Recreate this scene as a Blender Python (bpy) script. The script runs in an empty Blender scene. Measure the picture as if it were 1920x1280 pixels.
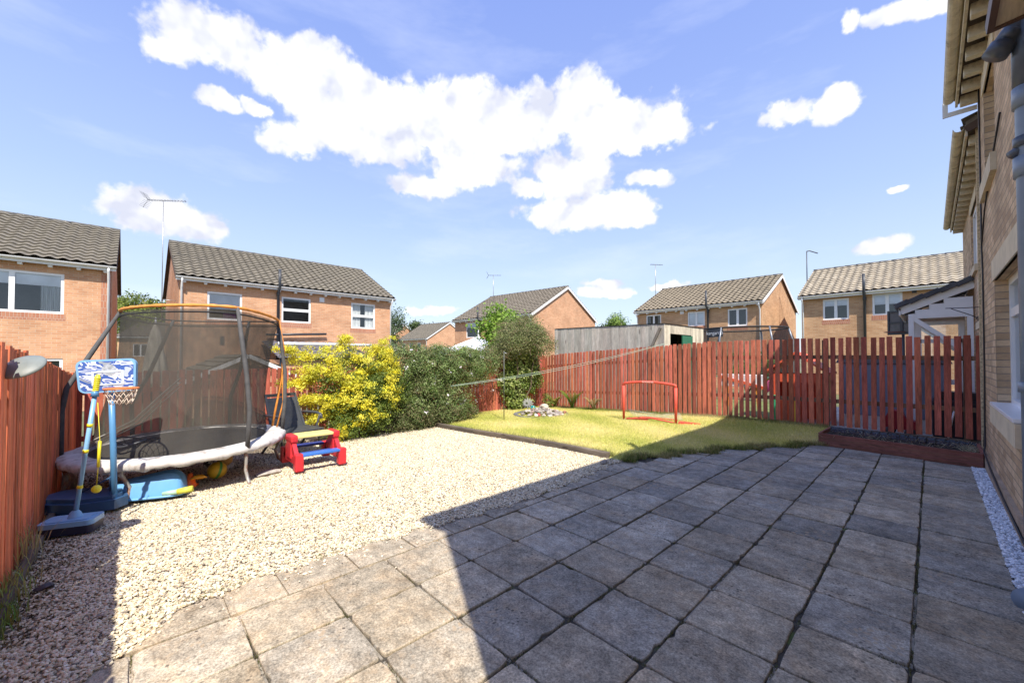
import bpy, math, random
import numpy as np
from mathutils import Vector, Matrix
random.seed(7)
R = math.radians
sc = bpy.context.scene
C = sc.collection
# ------------------------------------------------------------------ camera
F_PX, CXP, HZ, CAM_H = 749.0, 960.0, 669.0, 1.46     # focal length (px), centre, horizon row, eye height
YAW = math.atan(785 / 749.0)                          # the camera looks this far left of the house wall
FX, FY = -math.sin(YAW), math.cos(YAW)
RX, RY = math.cos(YAW), math.sin(YAW)
cam_d = bpy.data.cameras.new('camera'); cam = bpy.data.objects.new('camera', cam_d); C.objects.link(cam)
cam.location = (0, 0, CAM_H)
PITCH = R(1.0)
cam.rotation_euler = (R(90) + PITCH, 0, YAW)
cam_d.sensor_width = 36; cam_d.lens = F_PX / 1920 * 36
cam_d.shift_y = (29 - F_PX * math.tan(PITCH)) / 1920
cam_d.clip_start = .03; cam_d.clip_end = 2000
sc.camera = cam
# ------------------------------------------------------------------ sun, sky, exposure
KX, KY = -.65, .335                                   # where one metre of height throws its shadow
S = Vector((-KX, -KY, 1)).normalized()
sun_d = bpy.data.lights.new('sun', 'SUN'); sun_d.energy = 3.55; sun_d.angle = R(.5); sun_d.color = (1, .93, .82)
sun = bpy.data.objects.new('sun', sun_d); C.objects.link(sun)
sun.rotation_euler = S.to_track_quat('Z', 'Y').to_euler()
sc.view_settings.view_transform = 'Standard'; sc.view_settings.look = 'None'
sc.view_settings.gamma = 1; sc.view_settings.exposure = 1.05

class NT:
    """tiny helper to write node trees"""
    def __init__(s, t): s.t = t
    def n(s, kind, ins=None, **props):
        nd = s.t.nodes.new(kind)
        for k, v in props.items(): setattr(nd, k, v)
        for k, v in (ins or {}).items():
            sock = nd.inputs[k]
            if hasattr(v, 'links') or isinstance(v, bpy.types.NodeSocket): s.t.links.new(v, sock)
            else: sock.default_value = v
        return nd
    def m(s, op, a, b=0.0, c=0.0, clamp=False):
        return s.n('ShaderNodeMath', {0: a, 1: b, 2: c}, operation=op, use_clamp=clamp).outputs[0]
    def v(s, op, a, b=(0, 0, 0)):
        return s.n('ShaderNodeVectorMath', {0: a, 1: b}, operation=op)
    def mix(s, f, a, b, mode='MIX'):
        nd = s.n('ShaderNodeMix', data_type='RGBA', blend_type=mode)
        for k, v in ((0, f), (6, a), (7, b)):
            if isinstance(v, bpy.types.NodeSocket): s.t.links.new(v, nd.inputs[k])
            else: nd.inputs[k].default_value = (tuple(v) + (1,))[:4] if k else v
        return nd.outputs[2]
    def ramp(s, f, stops, interp='LINEAR'):
        nd = s.n('ShaderNodeValToRGB', {0: f}); cr = nd.color_ramp; cr.interpolation = interp
        while len(cr.elements) < len(stops): cr.elements.new(.5)
        for e, (p, c) in zip(cr.elements, stops):
            e.position = p; e.color = (tuple(c) + (1,))[:4] if not isinstance(c, (int, float)) else (c, c, c, 1)
        return nd.outputs[0]
    def noise(s, vec, scale, detail=4, rough=.55, dist=0):
        d = {'Scale': scale, 'Detail': detail, 'Roughness': rough, 'Distortion': dist}
        if vec is not None: d['Vector'] = vec
        return s.n('ShaderNodeTexNoise', d).outputs[0]

w = bpy.data.worlds.new('World'); sc.world = w; w.use_nodes = True
t = w.node_tree; t.nodes.clear(); T = NT(t)
sky = T.n('ShaderNodeTexSky', sky_type='NISHITA', sun_disc=False)
sky.sun_elevation = math.asin(S.z); sky.sun_rotation = math.atan2(S.x, S.y)
sky.air_density = 1.0; sky.dust_density = 1.0; sky.ozone_density = 1.6; sky.altitude = 50
tc = T.n('ShaderNodeTexCoord').outputs['Generated']
nrm = T.v('NORMALIZE', tc).outputs[0]
dR = T.v('DOT_PRODUCT', nrm, (RX, RY, 0)).outputs['Value']
dF = T.v('DOT_PRODUCT', nrm, (FX, FY, 0)).outputs['Value']
az = T.m('ARCTAN2', dR, dF)
dz = T.n('ShaderNodeSeparateXYZ', {0: nrm}).outputs[2]
el = T.m('ARCSINE', dz)
pos = T.n('ShaderNodeCombineXYZ', {0: az, 1: el}).outputs[0]
wn = T.n('ShaderNodeTexNoise', {'Vector': nrm, 'Scale': 9.0, 'Detail': 5.0, 'Roughness': .6})
warp = T.v('SCALE', T.v('SUBTRACT', wn.outputs['Color'], (.5, .5, .5)).outputs[0]); warp.inputs['Scale'].default_value = .07
pos = T.v('ADD', pos, warp.outputs[0]).outputs[0]
CL = [(345,55,90,60),(300,88,52,34),(425,75,95,60),(505,115,95,60),(595,125,90,55),(655,165,70,55),(545,262,68,34),(615,215,85,55),
      (735,215,140,75),(855,225,130,80),(960,225,110,70),(1085,190,80,62),(1150,225,130,62),(1235,240,75,36),(680,265,150,36),(900,265,170,30),(1170,270,110,22),
      (885,308,92,42),(795,345,66,24),(1030,308,45,34),(1078,340,66,46),(990,352,36,22),(1100,396,128,32),(1180,412,52,18),
      (1215,336,46,20),(1485,200,62,26),(1572,188,48,28),(400,186,50,20),(470,195,36,15),(312,402,106,42),(255,410,52,24),(370,414,50,24),
      (1690,18,75,26),(1602,42,28,26),(1765,8,50,20),(1132,530,46,10),(1130,548,62,13),(1662,457,46,15),(812,582,56,11),(1685,357,24,10),(1118,320,24,17),
      (1255,532,40,8),(1340,560,90,8)]
field = None
for (x, y, hw, hh) in CL:
    a = math.atan((x - CXP) / F_PX); ca = math.cos(a)
    e = math.atan((HZ - y) / F_PX * ca); ce = math.cos(e)
    ha = hw / F_PX * ca * ca; he = hh / F_PX * ca * ce * ce
    q = T.v('LENGTH', T.v('MULTIPLY', T.v('SUBTRACT', pos, (a, e, 0)).outputs[0], (1 / ha, 1 / he, 0)).outputs[0]).outputs['Value']
    field = q if field is None else T.n('ShaderNodeMath', {0: field, 1: q, 2: .25}, operation='SMOOTH_MIN').outputs[0]
def billow(vec):
    v1 = T.n('ShaderNodeTexVoronoi', {'Vector': vec, 'Scale': 17.0, 'Detail': 2.0, 'Roughness': .55, 'Lacunarity': 2.3}, feature='F1', normalize=True).outputs[0]
    return T.m('ADD', T.m('MULTIPLY', T.m('SUBTRACT', .36, v1), 1.15), T.m('MULTIPLY', T.noise(vec, 22, 5, .58), 1.0))
nw = T.v('ADD', nrm, T.v('MULTIPLY', T.v('SUBTRACT', wn.outputs['Color'], (.5, .5, .5)).outputs[0], (.03, .03, .03)).outputs[0]).outputs[0]
cn = billow(nw)
cr_ = T.noise(nw, 14, 3, .55)
cnu = T.noise(T.v('ADD', nw, (-.008, -.006, .018)).outputs[0], 14, 3, .55)
cn2 = T.noise(nrm, 7, 4, .5)
cn2u = T.noise(T.v('ADD', nrm, (-.01, -.008, .035)).outputs[0], 7, 4, .5)
d_ = T.m('ADD', T.m('SUBTRACT', 1.02, field), T.m('MULTIPLY', T.m('SUBTRACT', cn, .5), 1.15))
mask = T.n('ShaderNodeMapRange', {'Value': d_, 'From Min': -.05, 'From Max': .36}, interpolation_type='SMOOTHSTEP').outputs[0]
wisp = T.n('ShaderNodeMapRange', {'Value': T.noise(T.v('MULTIPLY', nrm, (1, 1, 4)).outputs[0], 2.6, 6, .6), 'From Min': .5, 'From Max': .8, 'To Max': .25}).outputs[0]
relief = T.m('MULTIPLY', T.m('SUBTRACT', cr_, cnu), 2.2)
core = T.m('ADD', T.m('ADD', T.m('ADD', .42, T.m('MULTIPLY', T.m('SUBTRACT', cn2, cn2u), 2.2)), relief), T.m('MULTIPLY', d_, .45), clamp=True)
ccol = T.mix(core, (3.35, 3.5, 4.15), (5.2, 5.2, 5.3))
elf = T.n('ShaderNodeMapRange', {'Value': el, 'From Min': 0., 'From Max': .8}).outputs[0]
grad = T.ramp(elf, [(0, (.74, .83, .92)), (.14, (.62, .74, .92)), (.40, (.44, .58, .90)), (.72, (.31, .43, .87)), (1, (.25, .36, .84))])
skc = T.mix(.80, T.mix(1.0, sky.outputs[0], (.9, .9, .9), 'MULTIPLY'), T.mix(1.0, grad, (5.3, 5.3, 5.3), 'MULTIPLY'))
skc = T.mix(wisp, skc, (5, 5.2, 5.7))
allc = T.mix(mask, skc, ccol)
bg = T.n('ShaderNodeBackground', {'Color': allc, 'Strength': .113})
T.n('ShaderNodeOutputWorld', {0: bg.outputs[0]})

# ------------------------------------------------------------------ helpers
def ry(px): return (px - CXP) / F_PX
def on_y(px, py, Y):
    """point on the vertical plane y=Y: (x, height)"""
    r = ry(px); x = Y * (RX * r + FX) / (RX * -FX / FX * -1 * -1 * -1 if False else (FY - FX * r)) if False else Y * (FY * r - RY) / (RX - FX * r)
    z = x * FX + Y * FY
    return x, CAM_H + (HZ - py) / F_PX * z
def on_x(px, py, X):
    r = ry(px); y = X * (RX - FX * r) / (FY * r - RY)
    z = X * FX + y * FY
    return y, CAM_H + (HZ - py) / F_PX * z
def gp(px, py, h=0.0):
    z = F_PX * (CAM_H - h) / (py - HZ); X = ry(px) * z
    return X * RX + z * FX, X * RY + z * FY
def dp(px, py, z):
    X = ry(px) * z
    return Vector((X * RX + z * FX, X * RY + z * FY, CAM_H + (HZ - py) / F_PX * z))

MATS = {}
def mat(name, col=(.5, .5, .5), rough=.6, var=.12, nscale=8, bump=.0, bscale=60, metal=0, attr=False, spec=.5, stretch=None, dirt=None, transl=0, coat=0):
    if name in MATS: return MATS[name]
    m = bpy.data.materials.new(name); m.use_nodes = True; t = m.node_tree; t.nodes.clear(); T = NT(t)
    vec = T.n('ShaderNodeTexCoord').outputs['Object']
    if stretch: vec = T.v('MULTIPLY', vec, stretch).outputs[0]
    base = T.n('ShaderNodeRGB').outputs[0]; base.default_value = tuple(col) + (1,)
    if attr:
        base = T.n('ShaderNodeAttribute', attribute_name='Col').outputs['Color']
    nz = T.noise(vec, nscale, 6, .6)
    k = T.n('ShaderNodeMapRange', {'Value': nz, 'From Min': .34, 'From Max': .66, 'To Min': 1 - var, 'To Max': 1 + var}).outputs[0]
    c = T.mix(1.0, base, T.n('ShaderNodeCombineXYZ', {0: k, 1: k, 2: k}).outputs[0], 'MULTIPLY')
    if dirt:
        dcol, lo, hi, ds = dirt
        f = T.n('ShaderNodeMapRange', {'Value': T.noise(vec, ds, 7, .65), 'From Min': lo, 'From Max': hi}).outputs[0]
        c = T.mix(f, c, dcol)
    if attr and stretch:      # knots and a fine grain
        kv = T.v('MULTIPLY', vec, (5, 5, 12) if stretch[2] < 1 else (12, 5, 5)).outputs[0]
        kd = T.n('ShaderNodeTexVoronoi', {'Vector': kv, 'Scale': 1.0, 'Randomness': 1.0}, feature='F1').outputs[0]
        kf = T.n('ShaderNodeMapRange', {'Value': kd, 'From Min': .07, 'From Max': .14, 'To Min': .75, 'To Max': 0}).outputs[0]
        c = T.mix(kf, c, T.mix(1.0, c, (.35, .3, .3), 'MULTIPLY'))
        gr = T.n('ShaderNodeMapRange', {'Value': T.noise(vec, 55, 3, .7), 'From Min': .35, 'From Max': .65, 'To Min': .78, 'To Max': 1.2}).outputs[0]
        c = T.mix(1.0, c, T.n('ShaderNodeCombineXYZ', {0: gr, 1: gr, 2: gr}).outputs[0], 'MULTIPLY')
    p = T.n('ShaderNodeBsdfPrincipled', {'Base Color': c, 'Roughness': rough, 'Metallic': metal, 'Specular IOR Level': spec, 'Coat Weight': coat})
    if bump:
        b = T.n('ShaderNodeBump', {'Height': T.noise(vec, bscale, 5, .6), 'Strength': bump, 'Distance': .01})
        t.links.new(b.outputs[0], p.inputs['Normal'])
    out = p.outputs[0]
    if transl:
        tr = T.n('ShaderNodeBsdfTranslucent', {'Color': c})
        out = T.n('ShaderNodeMixShader', {0: transl, 1: out, 2: tr.outputs[0]}).outputs[0]
    T.n('ShaderNodeOutputMaterial', {0: out})
    MATS[name] = m; return m

def brick_mat(name, c1, c2, mortar, var=.25, bw=.225, rh=.075, stain=None):
    if name in MATS: return MATS[name]
    m = bpy.data.materials.new(name); m.use_nodes = True; t = m.node_tree; t.nodes.clear(); T = NT(t)
    uv = T.n('ShaderNodeUVMap').outputs[0]
    b = T.n('ShaderNodeTexBrick', {'Vector': uv, 'Color1': c1 + (1,), 'Color2': c2 + (1,), 'Mortar': mortar + (1,), 'Scale': 1.0,
            'Mortar Size': .006, 'Mortar Smooth': .3, 'Bias': 0., 'Brick Width': bw, 'Row Height': rh})
    nz = T.noise(uv, 1.1, 6, .65)
    k = T.n('ShaderNodeMapRange', {'Value': nz, 'From Min': .3, 'From Max': .7, 'To Min': 1 - var, 'To Max': 1 + var * .7}).outputs[0]
    n2 = T.noise(T.v('MULTIPLY', uv, (1, 3, 1)).outputs[0], 22, 4, .7)
    k = T.m('MULTIPLY', k, T.n('ShaderNodeMapRange', {'Value': n2, 'From Min': .2, 'From Max': .8, 'To Min': .78, 'To Max': 1.2}).outputs[0])
    c = T.mix(1.0, b.outputs[0], T.n('ShaderNodeCombineXYZ', {0: k, 1: k, 2: k}).outputs[0], 'MULTIPLY')
    if stain:
        f = T.n('ShaderNodeMapRange', {'Value': T.noise(uv, .8, 8, .72), 'From Min': .56, 'From Max': .72, 'To Max': .55}).outputs[0]
        c = T.mix(f, c, stain)
    p = T.n('ShaderNodeBsdfPrincipled', {'Base Color': c, 'Roughness': .88})
    bp = T.n('ShaderNodeBump', {'Height': T.m('ADD', T.m('MULTIPLY', b.outputs[1], -1.0), T.m('MULTIPLY', n2, .35)), 'Strength': .6, 'Distance': .008})
    t.links.new(bp.outputs[0], p.inputs['Normal'])
    T.n('ShaderNodeOutputMaterial', {0: p.outputs[0]})
    MATS[name] = m; return m

class MB:
    """collects shapes, builds them as one mesh object"""
    def __init__(s): s.v = []; s.f = []; s.c = []; s.col = None; s.smooth = []; s.sm = False
    def add(s, vs, fs):
        o = len(s.v); s.v += [tuple(v) for v in vs]; s.f += [tuple(i + o for i in f) for f in fs]
        s.c += [s.col or (1, 1, 1)] * len(vs); s.smooth += [s.sm] * len(fs)
        return s
    def box(s, a, b, M=None, bevel=0):
        x0, y0, z0 = a; x1, y1, z1 = b
        vs = [Vector(p) for p in ((x0,y0,z0),(x1,y0,z0),(x1,y1,z0),(x0,y1,z0),(x0,y0,z1),(x1,y0,z1),(x1,y1,z1),(x0,y1,z1))]
        fs = [(0,3,2,1),(4,5,6,7),(0,1,5,4),(1,2,6,5),(2,3,7,6),(3,0,4,7)]
        if bevel:
            import bmesh
            bm = bmesh.new(); bv = [bm.verts.new(v) for v in vs]
            for f in fs: bm.faces.new([bv[i] for i in f])
            bmesh.ops.bevel(bm, geom=list(bm.edges), offset=bevel, segments=2, affect='EDGES', profile=.6)
            bm.verts.index_update()
            vs = [v.co.copy() for v in bm.verts]; fs = [tuple(v.index for v in f.verts) for f in bm.faces]; bm.free()
        if M is not None: vs = [M @ v for v in vs]
        return s.add(vs, fs)
    def beam(s, p, q, w, h, up=(0, 0, 1), bevel=0):
        p, q = Vector(p), Vector(q); d = (q - p); L = d.length; d.normalize(); u = Vector(up)
        sd = d.cross(u)
        if sd.length < 1e-4: sd = d.cross(Vector((0, 1, 0)))
        sd.normalize(); u = sd.cross(d)
        M = Matrix((( d.x, sd.x, u.x, p.x), (d.y, sd.y, u.y, p.y), (d.z, sd.z, u.z, p.z), (0, 0, 0, 1)))
        return s.box((0, -w/2, -h/2), (L, w/2, h/2), M, bevel)
    def tube(s, pts, r, n=10, cap=True, closed=False):
        pts = [Vector(p) for p in pts]; rs = r if isinstance(r, (list, tuple)) else [r] * len(pts)
        o = []; prev = None; N = len(pts)
        for i, p in enumerate(pts):
            if closed: d = (pts[(i + 1) % N] - pts[i - 1]).normalized()
            else: d = (pts[min(i + 1, N - 1)] - pts[max(i - 1, 0)]).normalized()
            if prev is None:
                a = d.cross(Vector((0, 0, 1)))
                if a.length < 1e-3: a = d.cross(Vector((1, 0, 0)))
            else: a = prev - d * prev.dot(d)
            a.normalize(); prev = a; b = d.cross(a)
            for k in range(n):
                th = 2 * math.pi * k / n
                o.append(p + (a * math.cos(th) + b * math.sin(th)) * rs[i])
        fs = []
        for i in range(N if closed else N - 1):
            j = (i + 1) % N
            for k in range(n): fs.append((i*n+k, i*n+(k+1) % n, j*n+(k+1) % n, j*n+k))
        if cap and not closed: fs += [tuple(range(n - 1, -1, -1)), tuple((N-1)*n + k for k in range(n))]
        sm = s.sm; s.sm = True; s.add(o, fs); s.sm = sm; return s
    def lathe(s, prof, n=24, M=None, a0=0, a1=2*math.pi):
        vs = []; fs = []
        full = abs(a1 - a0 - 2*math.pi) < 1e-6
        cnt = n if full else n + 1
        for (r, z) in prof:
            for k in range(cnt):
                th = a0 + (a1 - a0) * k / n; vs.append(Vector((r * math.cos(th), r * math.sin(th), z)))
        for i in range(len(prof) - 1):
            for k in range(n):
                k2 = (k + 1) % cnt
                fs.append((i*cnt+k, i*cnt+k2, (i+1)*cnt+k2, (i+1)*cnt+k))
        if M is not None: vs = [M @ v for v in vs]
        sm = s.sm; s.sm = True; s.add(vs, fs); s.sm = sm; return s
    def prism(s, poly, a, b, axis=1, M=None):
        """polygon (2-D) extruded along axis from a to b"""
        def pt(p, t): return Vector((p[0], t, p[1])) if axis == 1 else Vector((t, p[0], p[1])) if axis == 0 else Vector((p[0], p[1], t))
        n = len(poly); vs = [pt(p, a) for p in poly] + [pt(p, b) for p in poly]
        fs = [tuple(range(n)), tuple(range(2*n-1, n-1, -1))] + [(i, n+i, n+(i+1) % n, (i+1) % n) for i in range(n)]
        if M is not None: vs = [M @ v for v in vs]
        return s.add(vs, fs)
    def build(s, name, m, parent=None, loc=None, recalc=True):
        me = bpy.data.meshes.new(name); me.from_pydata(s.v, [], s.f); me.update()
        if s.col is not None:
            at = me.attributes.new('Col', 'FLOAT_COLOR', 'POINT')
            at.data.foreach_set('color', np.array([c + (1,) for c in s.c], dtype=np.float32).ravel())
        me.polygons.foreach_set('use_smooth', s.smooth)
        if recalc:
            import bmesh
            bm = bmesh.new(); bm.from_mesh(me); bmesh.ops.recalc_face_normals(bm, faces=bm.faces); bm.to_mesh(me); bm.free()
        box_uv(me)
        me.materials.append(m)
        o = bpy.data.objects.new(name, me); C.objects.link(o)
        if parent is not None: o.parent = parent
        if loc is not None: o.location = loc
        return o
def box_uv(me):
    nl = len(me.loops)
    if nl == 0: return
    uv = me.uv_layers.new(name='UVMap')
    co = np.empty(len(me.vertices) * 3, np.float32); me.vertices.foreach_get('co', co); co = co.reshape(-1, 3)
    li = np.empty(nl, np.int32); me.loops.foreach_get('vertex_index', li)
    pn = np.empty(len(me.polygons) * 3, np.float32); me.polygons.foreach_get('normal', pn); pn = np.abs(pn.reshape(-1, 3))
    lt = np.empty(len(me.polygons), np.int32); me.polygons.foreach_get('loop_total', lt)
    n = np.repeat(pn, lt, axis=0); p = co[li]
    u = np.where(n[:, 0] > n[:, 1], p[:, 1], p[:, 0]); v = p[:, 2].copy()
    top = n[:, 2] > .8
    u = np.where(top, p[:, 0], u); v = np.where(top, p[:, 1], v)
    uv.data.foreach_set('uv', np.stack([u, v], 1).ravel())
def empty(name, loc=(0, 0, 0), rz=0):
    o = bpy.data.objects.new(name, None); C.objects.link(o); o.location = loc; o.rotation_euler = (0, 0, rz); o.empty_display_size = .2
    return o
def tag(o, label, cat=None, group=None, kind=None):
    if label: o['label'] = label
    if cat: o['category'] = cat
    if group: o['group'] = group
    if kind: o['kind'] = kind
    return o
def np_mesh(name, V, Fc, col, m, kind=None, smooth=False, parent=None):
    """V (n,3), Fc (k, a) all faces of the same size, col (n,3)"""
    me = bpy.data.meshes.new(name); k, a = Fc.shape
    me.vertices.add(len(V)); me.vertices.foreach_set('co', V.astype(np.float32).ravel())
    me.loops.add(k * a); me.loops.foreach_set('vertex_index', Fc.astype(np.int32).ravel())
    me.polygons.add(k); me.polygons.foreach_set('loop_start', np.arange(0, k * a, a, dtype=np.int32))
    me.polygons.foreach_set('use_smooth', np.full(k, smooth))
    me.update(calc_edges=True)
    if col is not None:
        at = me.attributes.new('Col', 'FLOAT_COLOR', 'POINT')
        at.data.foreach_set('color', np.concatenate([col, np.ones((len(col), 1))], 1).astype(np.float32).ravel())
    me.materials.append(m)
    o = bpy.data.objects.new(name, me); C.objects.link(o)
    if kind: o['kind'] = kind
    if parent is not None: o.parent = parent
    return o
def sstep(a, b, x):
    t = np.clip((x - a) / (b - a), 0, 1); return t * t * (3 - 2 * t)

# ------------------------------------------------------------------ terrain heights
Y_R, X_B, Y_L = 9.6, -8.6, -.6                        # right, back and left fence lines
def base_h(x): return -.12 * sstep(3.6, 8.4, -np.asarray(x, float))
def lawn_h(x, y):
    x = np.asarray(x, float); y = np.asarray(y, float)
    b = base_h(x) + .05 * sstep(5.0, 5.25, y) * sstep(3.0, 3.3, -x) + .004
    tgt = np.interp(x, [-8.6, -4.5, -3.0, 0], [-.12, .05, .13, .14])
    return b + sstep(8.5, 9.5, y) * (tgt - b)

# ------------------------------------------------------------------ shared materials
WHITE = mat('white_plastic', (.78, .79, .80), .35, .05, 3, dirt=((.45, .43, .38), .58, .8, 3))
UPVC = mat('window_plastic', (.82, .83, .84), .3, .03, 3)
CREAM = mat('cream_weathered', (.62, .56, .44), .7, .15, 6, .3, 40, dirt=((.22, .19, .14), .5, .75, 7))
GREYPIPE = mat('grey_pipe', (.20, .25, .32), .38, .12, 4, dirt=((.40, .42, .44), .6, .8, 6))
BLACKP = mat('black_pipe', (.04, .045, .055), .4, .1, 4)
DARKGREY = mat('dark_metal', (.07, .075, .085), .45, .2, 6)
STEEL = mat('galvanised', (.42, .42, .42), .38, .2, 20, metal=.7)
BRICK_FAR = brick_mat('orange_brick', (.55, .27, .14), (.66, .37, .21), (.60, .46, .34), .2, stain=(.42, .24, .14))
BRICK_4 = brick_mat('buff_brick', (.50, .275, .14), (.62, .38, .21), (.55, .42, .28), .2, stain=(.25, .16, .09))
BRICK_OWN = brick_mat('brown_buff_brick', (.42, .28, .16), (.66, .48, .30), (.28, .22, .16), .3, stain=(.30, .19, .11))
SOLDIER = brick_mat('red_soldier_brick', (.42, .17, .10), (.48, .22, .13), (.5, .38, .3), .1, bw=.075, rh=.225)
TILE_DARK = mat('dark_tile', (.175, .155, .12), .9, .25, 5, .4, 30, dirt=((.24, .22, .16), .55, .75, 3))
TILE_MID = mat('brown_tile', (.18, .155, .12), .9, .25, 5, .4, 30, dirt=((.28, .25, .18), .55, .75, 3))
TILE_BUFF = mat('buff_tile', (.25, .21, .15), .9, .25, 5, .4, 30, dirt=((.34, .30, .23), .55, .8, 3))
TILE_CREAM = mat('cream_tile', (.37, .32, .24), .9, .2, 5, .4, 30, dirt=((.58, .52, .42), .5, .75, 3))
RIDGE = mat('ridge_tile', (.12, .115, .105), .9, .3, 9, .4, 30, dirt=((.35, .34, .3), .6, .7, 8))
DARKWOOD = mat('dark_verge', (.09, .06, .045), .8, .2, 5)
CURTAIN = mat('curtain', (.62, .63, .62), .9, .25, 3, stretch=(14, 14, .5))
INTERIOR = mat('dark_room', (.05, .055, .06), .9, .3, 2)
def glass_mat():
    m = bpy.data.materials.new('window_glass'); m.use_nodes = True; t = m.node_tree; t.nodes.clear(); T = NT(t)
    g = T.n('ShaderNodeBsdfGlossy', {'Color': (.9, .95, 1, 1), 'Roughness': .03}); tr = T.n('ShaderNodeBsdfTransparent', {'Color': (.95, .97, .98, 1)})
    f = T.m('ADD', T.n('ShaderNodeFresnel', {'IOR': 1.5}).outputs[0], .04)
    T.n('ShaderNodeOutputMaterial', {0: T.n('ShaderNodeMixShader', {0: f, 1: tr.outputs[0], 2: g.outputs[0]}).outputs[0]})
    return m
GLASS = glass_mat()

# ------------------------------------------------------------------ houses
def wall_holes(mb, W, z0, z1, holes, depth=.10, y=0.0):
    xs = sorted({0, W} | {h[0] for h in holes} | {h[1] for h in holes}); zs = sorted({z0, z1} | {h[2] for h in holes} | {h[3] for h in holes})
    for i in range(len(xs) - 1):
        for j in range(len(zs) - 1):
            cx, cz = (xs[i] + xs[i+1]) / 2, (zs[j] + zs[j+1]) / 2
            if any(h[0] < cx < h[1] and h[2] < cz < h[3] for h in holes): continue
            mb.add([(xs[i], y, zs[j]), (xs[i+1], y, zs[j]), (xs[i+1], y, zs[j+1]), (xs[i], y, zs[j+1])], [(0, 1, 2, 3)])
    for (a, b, c, d) in [h[:4] for h in holes]:
        for p, q in (((a, c), (b, c)), ((b, c), (b, d)), ((b, d), (a, d)), ((a, d), (a, c))):
            mb.add([(p[0], y, p[1]), (q[0], y, q[1]), (q[0], y + depth, q[1]), (p[0], y + depth, p[1])], [(0, 1, 2, 3)])
def window(house, x0, x1, z0, z1, style='plain', blind=None, inset=.03, soldier=True, sill=False, lintel=False, curtains=False, fw=.075, label=None):
    f = MB(); y0, y1 = inset, inset + .06
    for a, b in (((x0, z0), (x1, z0 + fw)), ((x0, z1 - fw), (x1, z1)), ((x0, z0 + fw), (x0 + fw, z1 - fw)), ((x1 - fw, z0 + fw), (x1, z1 - fw))):
        f.box((a[0], y0, a[1]), (b[0], y1, b[1]))
    iw = fw * .8
    if style == 'cols2': f.box(((x0+x1)/2 - iw, y0 + .003, z0 + fw), ((x0+x1)/2 + iw, y1 - .003, z1 - fw))
    if style == 'rows2': f.box((x0 + fw, y0 + .003, (z0+z1)/2 - iw), (x1 - fw, y1 - .003, (z0+z1)/2 + iw))
    if style == 'left2':
        xm = x0 + (x1 - x0) * .28; f.box((xm - iw, y0 + .003, z0 + fw), (xm + iw, y1 - .003, z1 - fw))
    if style == 'top':
        f.box((x0 + fw, y0 + .003, z1 - .42), (x1 - fw, y1 - .003, z1 - .33)); f.box(((x0+x1)/2 - iw, y0 + .006, z0 + fw), ((x0+x1)/2 + iw, y1 - .006, z1 - .42))
    wo = f.build('window', UPVC, house)
    if label: wo['label'] = label
    p = MB().add([(x0 + fw*.7, y0 + .03, z0 + fw*.7), (x1 - fw*.7, y0 + .03, z0 + fw*.7), (x1 - fw*.7, y0 + .03, z1 - fw*.7), (x0 + fw*.7, y0 + .03, z1 - fw*.7)], [(0, 1, 2, 3)])
    p.build('pane', GLASS, wo)
    it = MB(); d = .7
    it.add([(x0, y1, z0), (x1, y1, z0), (x1, y1, z1), (x0, y1, z1), (x0, d, z0), (x1, d, z0), (x1, d, z1), (x0, d, z1)],
           [(4, 5, 6, 7), (0, 1, 5, 4), (1, 2, 6, 5), (2, 3, 7, 6), (3, 0, 4, 7)])
    it.build('interior', INTERIOR, wo, recalc=False)
    if blind:
        MB().box((x0 + fw, y1 + .008, z1 - fw - (z1 - z0 - 2*fw) * blind), (x1 - fw, y1 + .016, z1 - fw)).build('blind', mat('blind_cloth', (.88, .89, .90), .8, .08, 2), wo)
    if curtains:
        for a, b in ((x0 + fw, x0 + fw + (x1-x0)*curtains), (x1 - fw - (x1-x0)*curtains, x1 - fw)):
            cm = MB(); n = 26; vs = []
            for i in range(n + 1):
                xx = a + (b - a) * i / n; yy = y1 + .045 + .025 * math.sin(i * 1.9)
                vs += [(xx, yy, z0 + fw*.5), (xx, yy, z1 - fw*.5)]
            cm.add(vs, [(2*i, 2*i+2, 2*i+3, 2*i+1) for i in range(n)]); cm.build('curtain', CURTAIN, wo)
    if soldier:
        MB().box((x0 - .04, -.004, z0 - .225), (x1 + .04, .03, z0 - .003)).build('brick_sill', SOLDIER, wo)
    if sill: MB().box((x0 - .03, -.05, z0 - .005), (x1 + .03, inset + .03, z0 + .03), bevel=.006).build('sill', UPVC, wo)
    return wo
def pantile_roof(mb, x0, x1, ye, ze, yr, zr, pitch=.30, row=.34, amp=.038, lift=.055):
    """tiled slope from eave (ye, ze) to ridge (yr, zr), between x0 and x1"""
    L = math.hypot(yr - ye, zr - ze); dy, dz = (yr - ye) / L, (zr - ze) / L; ny, nz = (-dz, dy) if dy > 0 else (dz, -dy)
    nrow = max(1, round(L / row)); nu = max(8, int((x1 - x0) / pitch * 7)); us = np.linspace(x0, x1, nu + 1)
    ph = (us / pitch) % 1.0
    prof = amp * np.where(ph < .62, np.sin(ph / .62 * np.pi), -.35 * np.sin((ph - .62) / .38 * np.pi))
    V = []; rows = 0
    for r_ in range(nrow):
        for s_, lf in ((r_ / nrow, lift), ((r_ + 1) / nrow - .0001, .004)):
            for i, u in enumerate(us):
                h = lf + prof[i]
                V.append((u, ye + dy * L * s_ + ny * h, ze + dz * L * s_ + nz * h))
            rows += 1
    n = nu + 1
    mb.sm = False
    mb.add(V, [(r_*n+i, r_*n+i+1, (r_+1)*n+i+1, (r_+1)*n+i) for r_ in range(rows - 1) for i in range(nu)])
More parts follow.
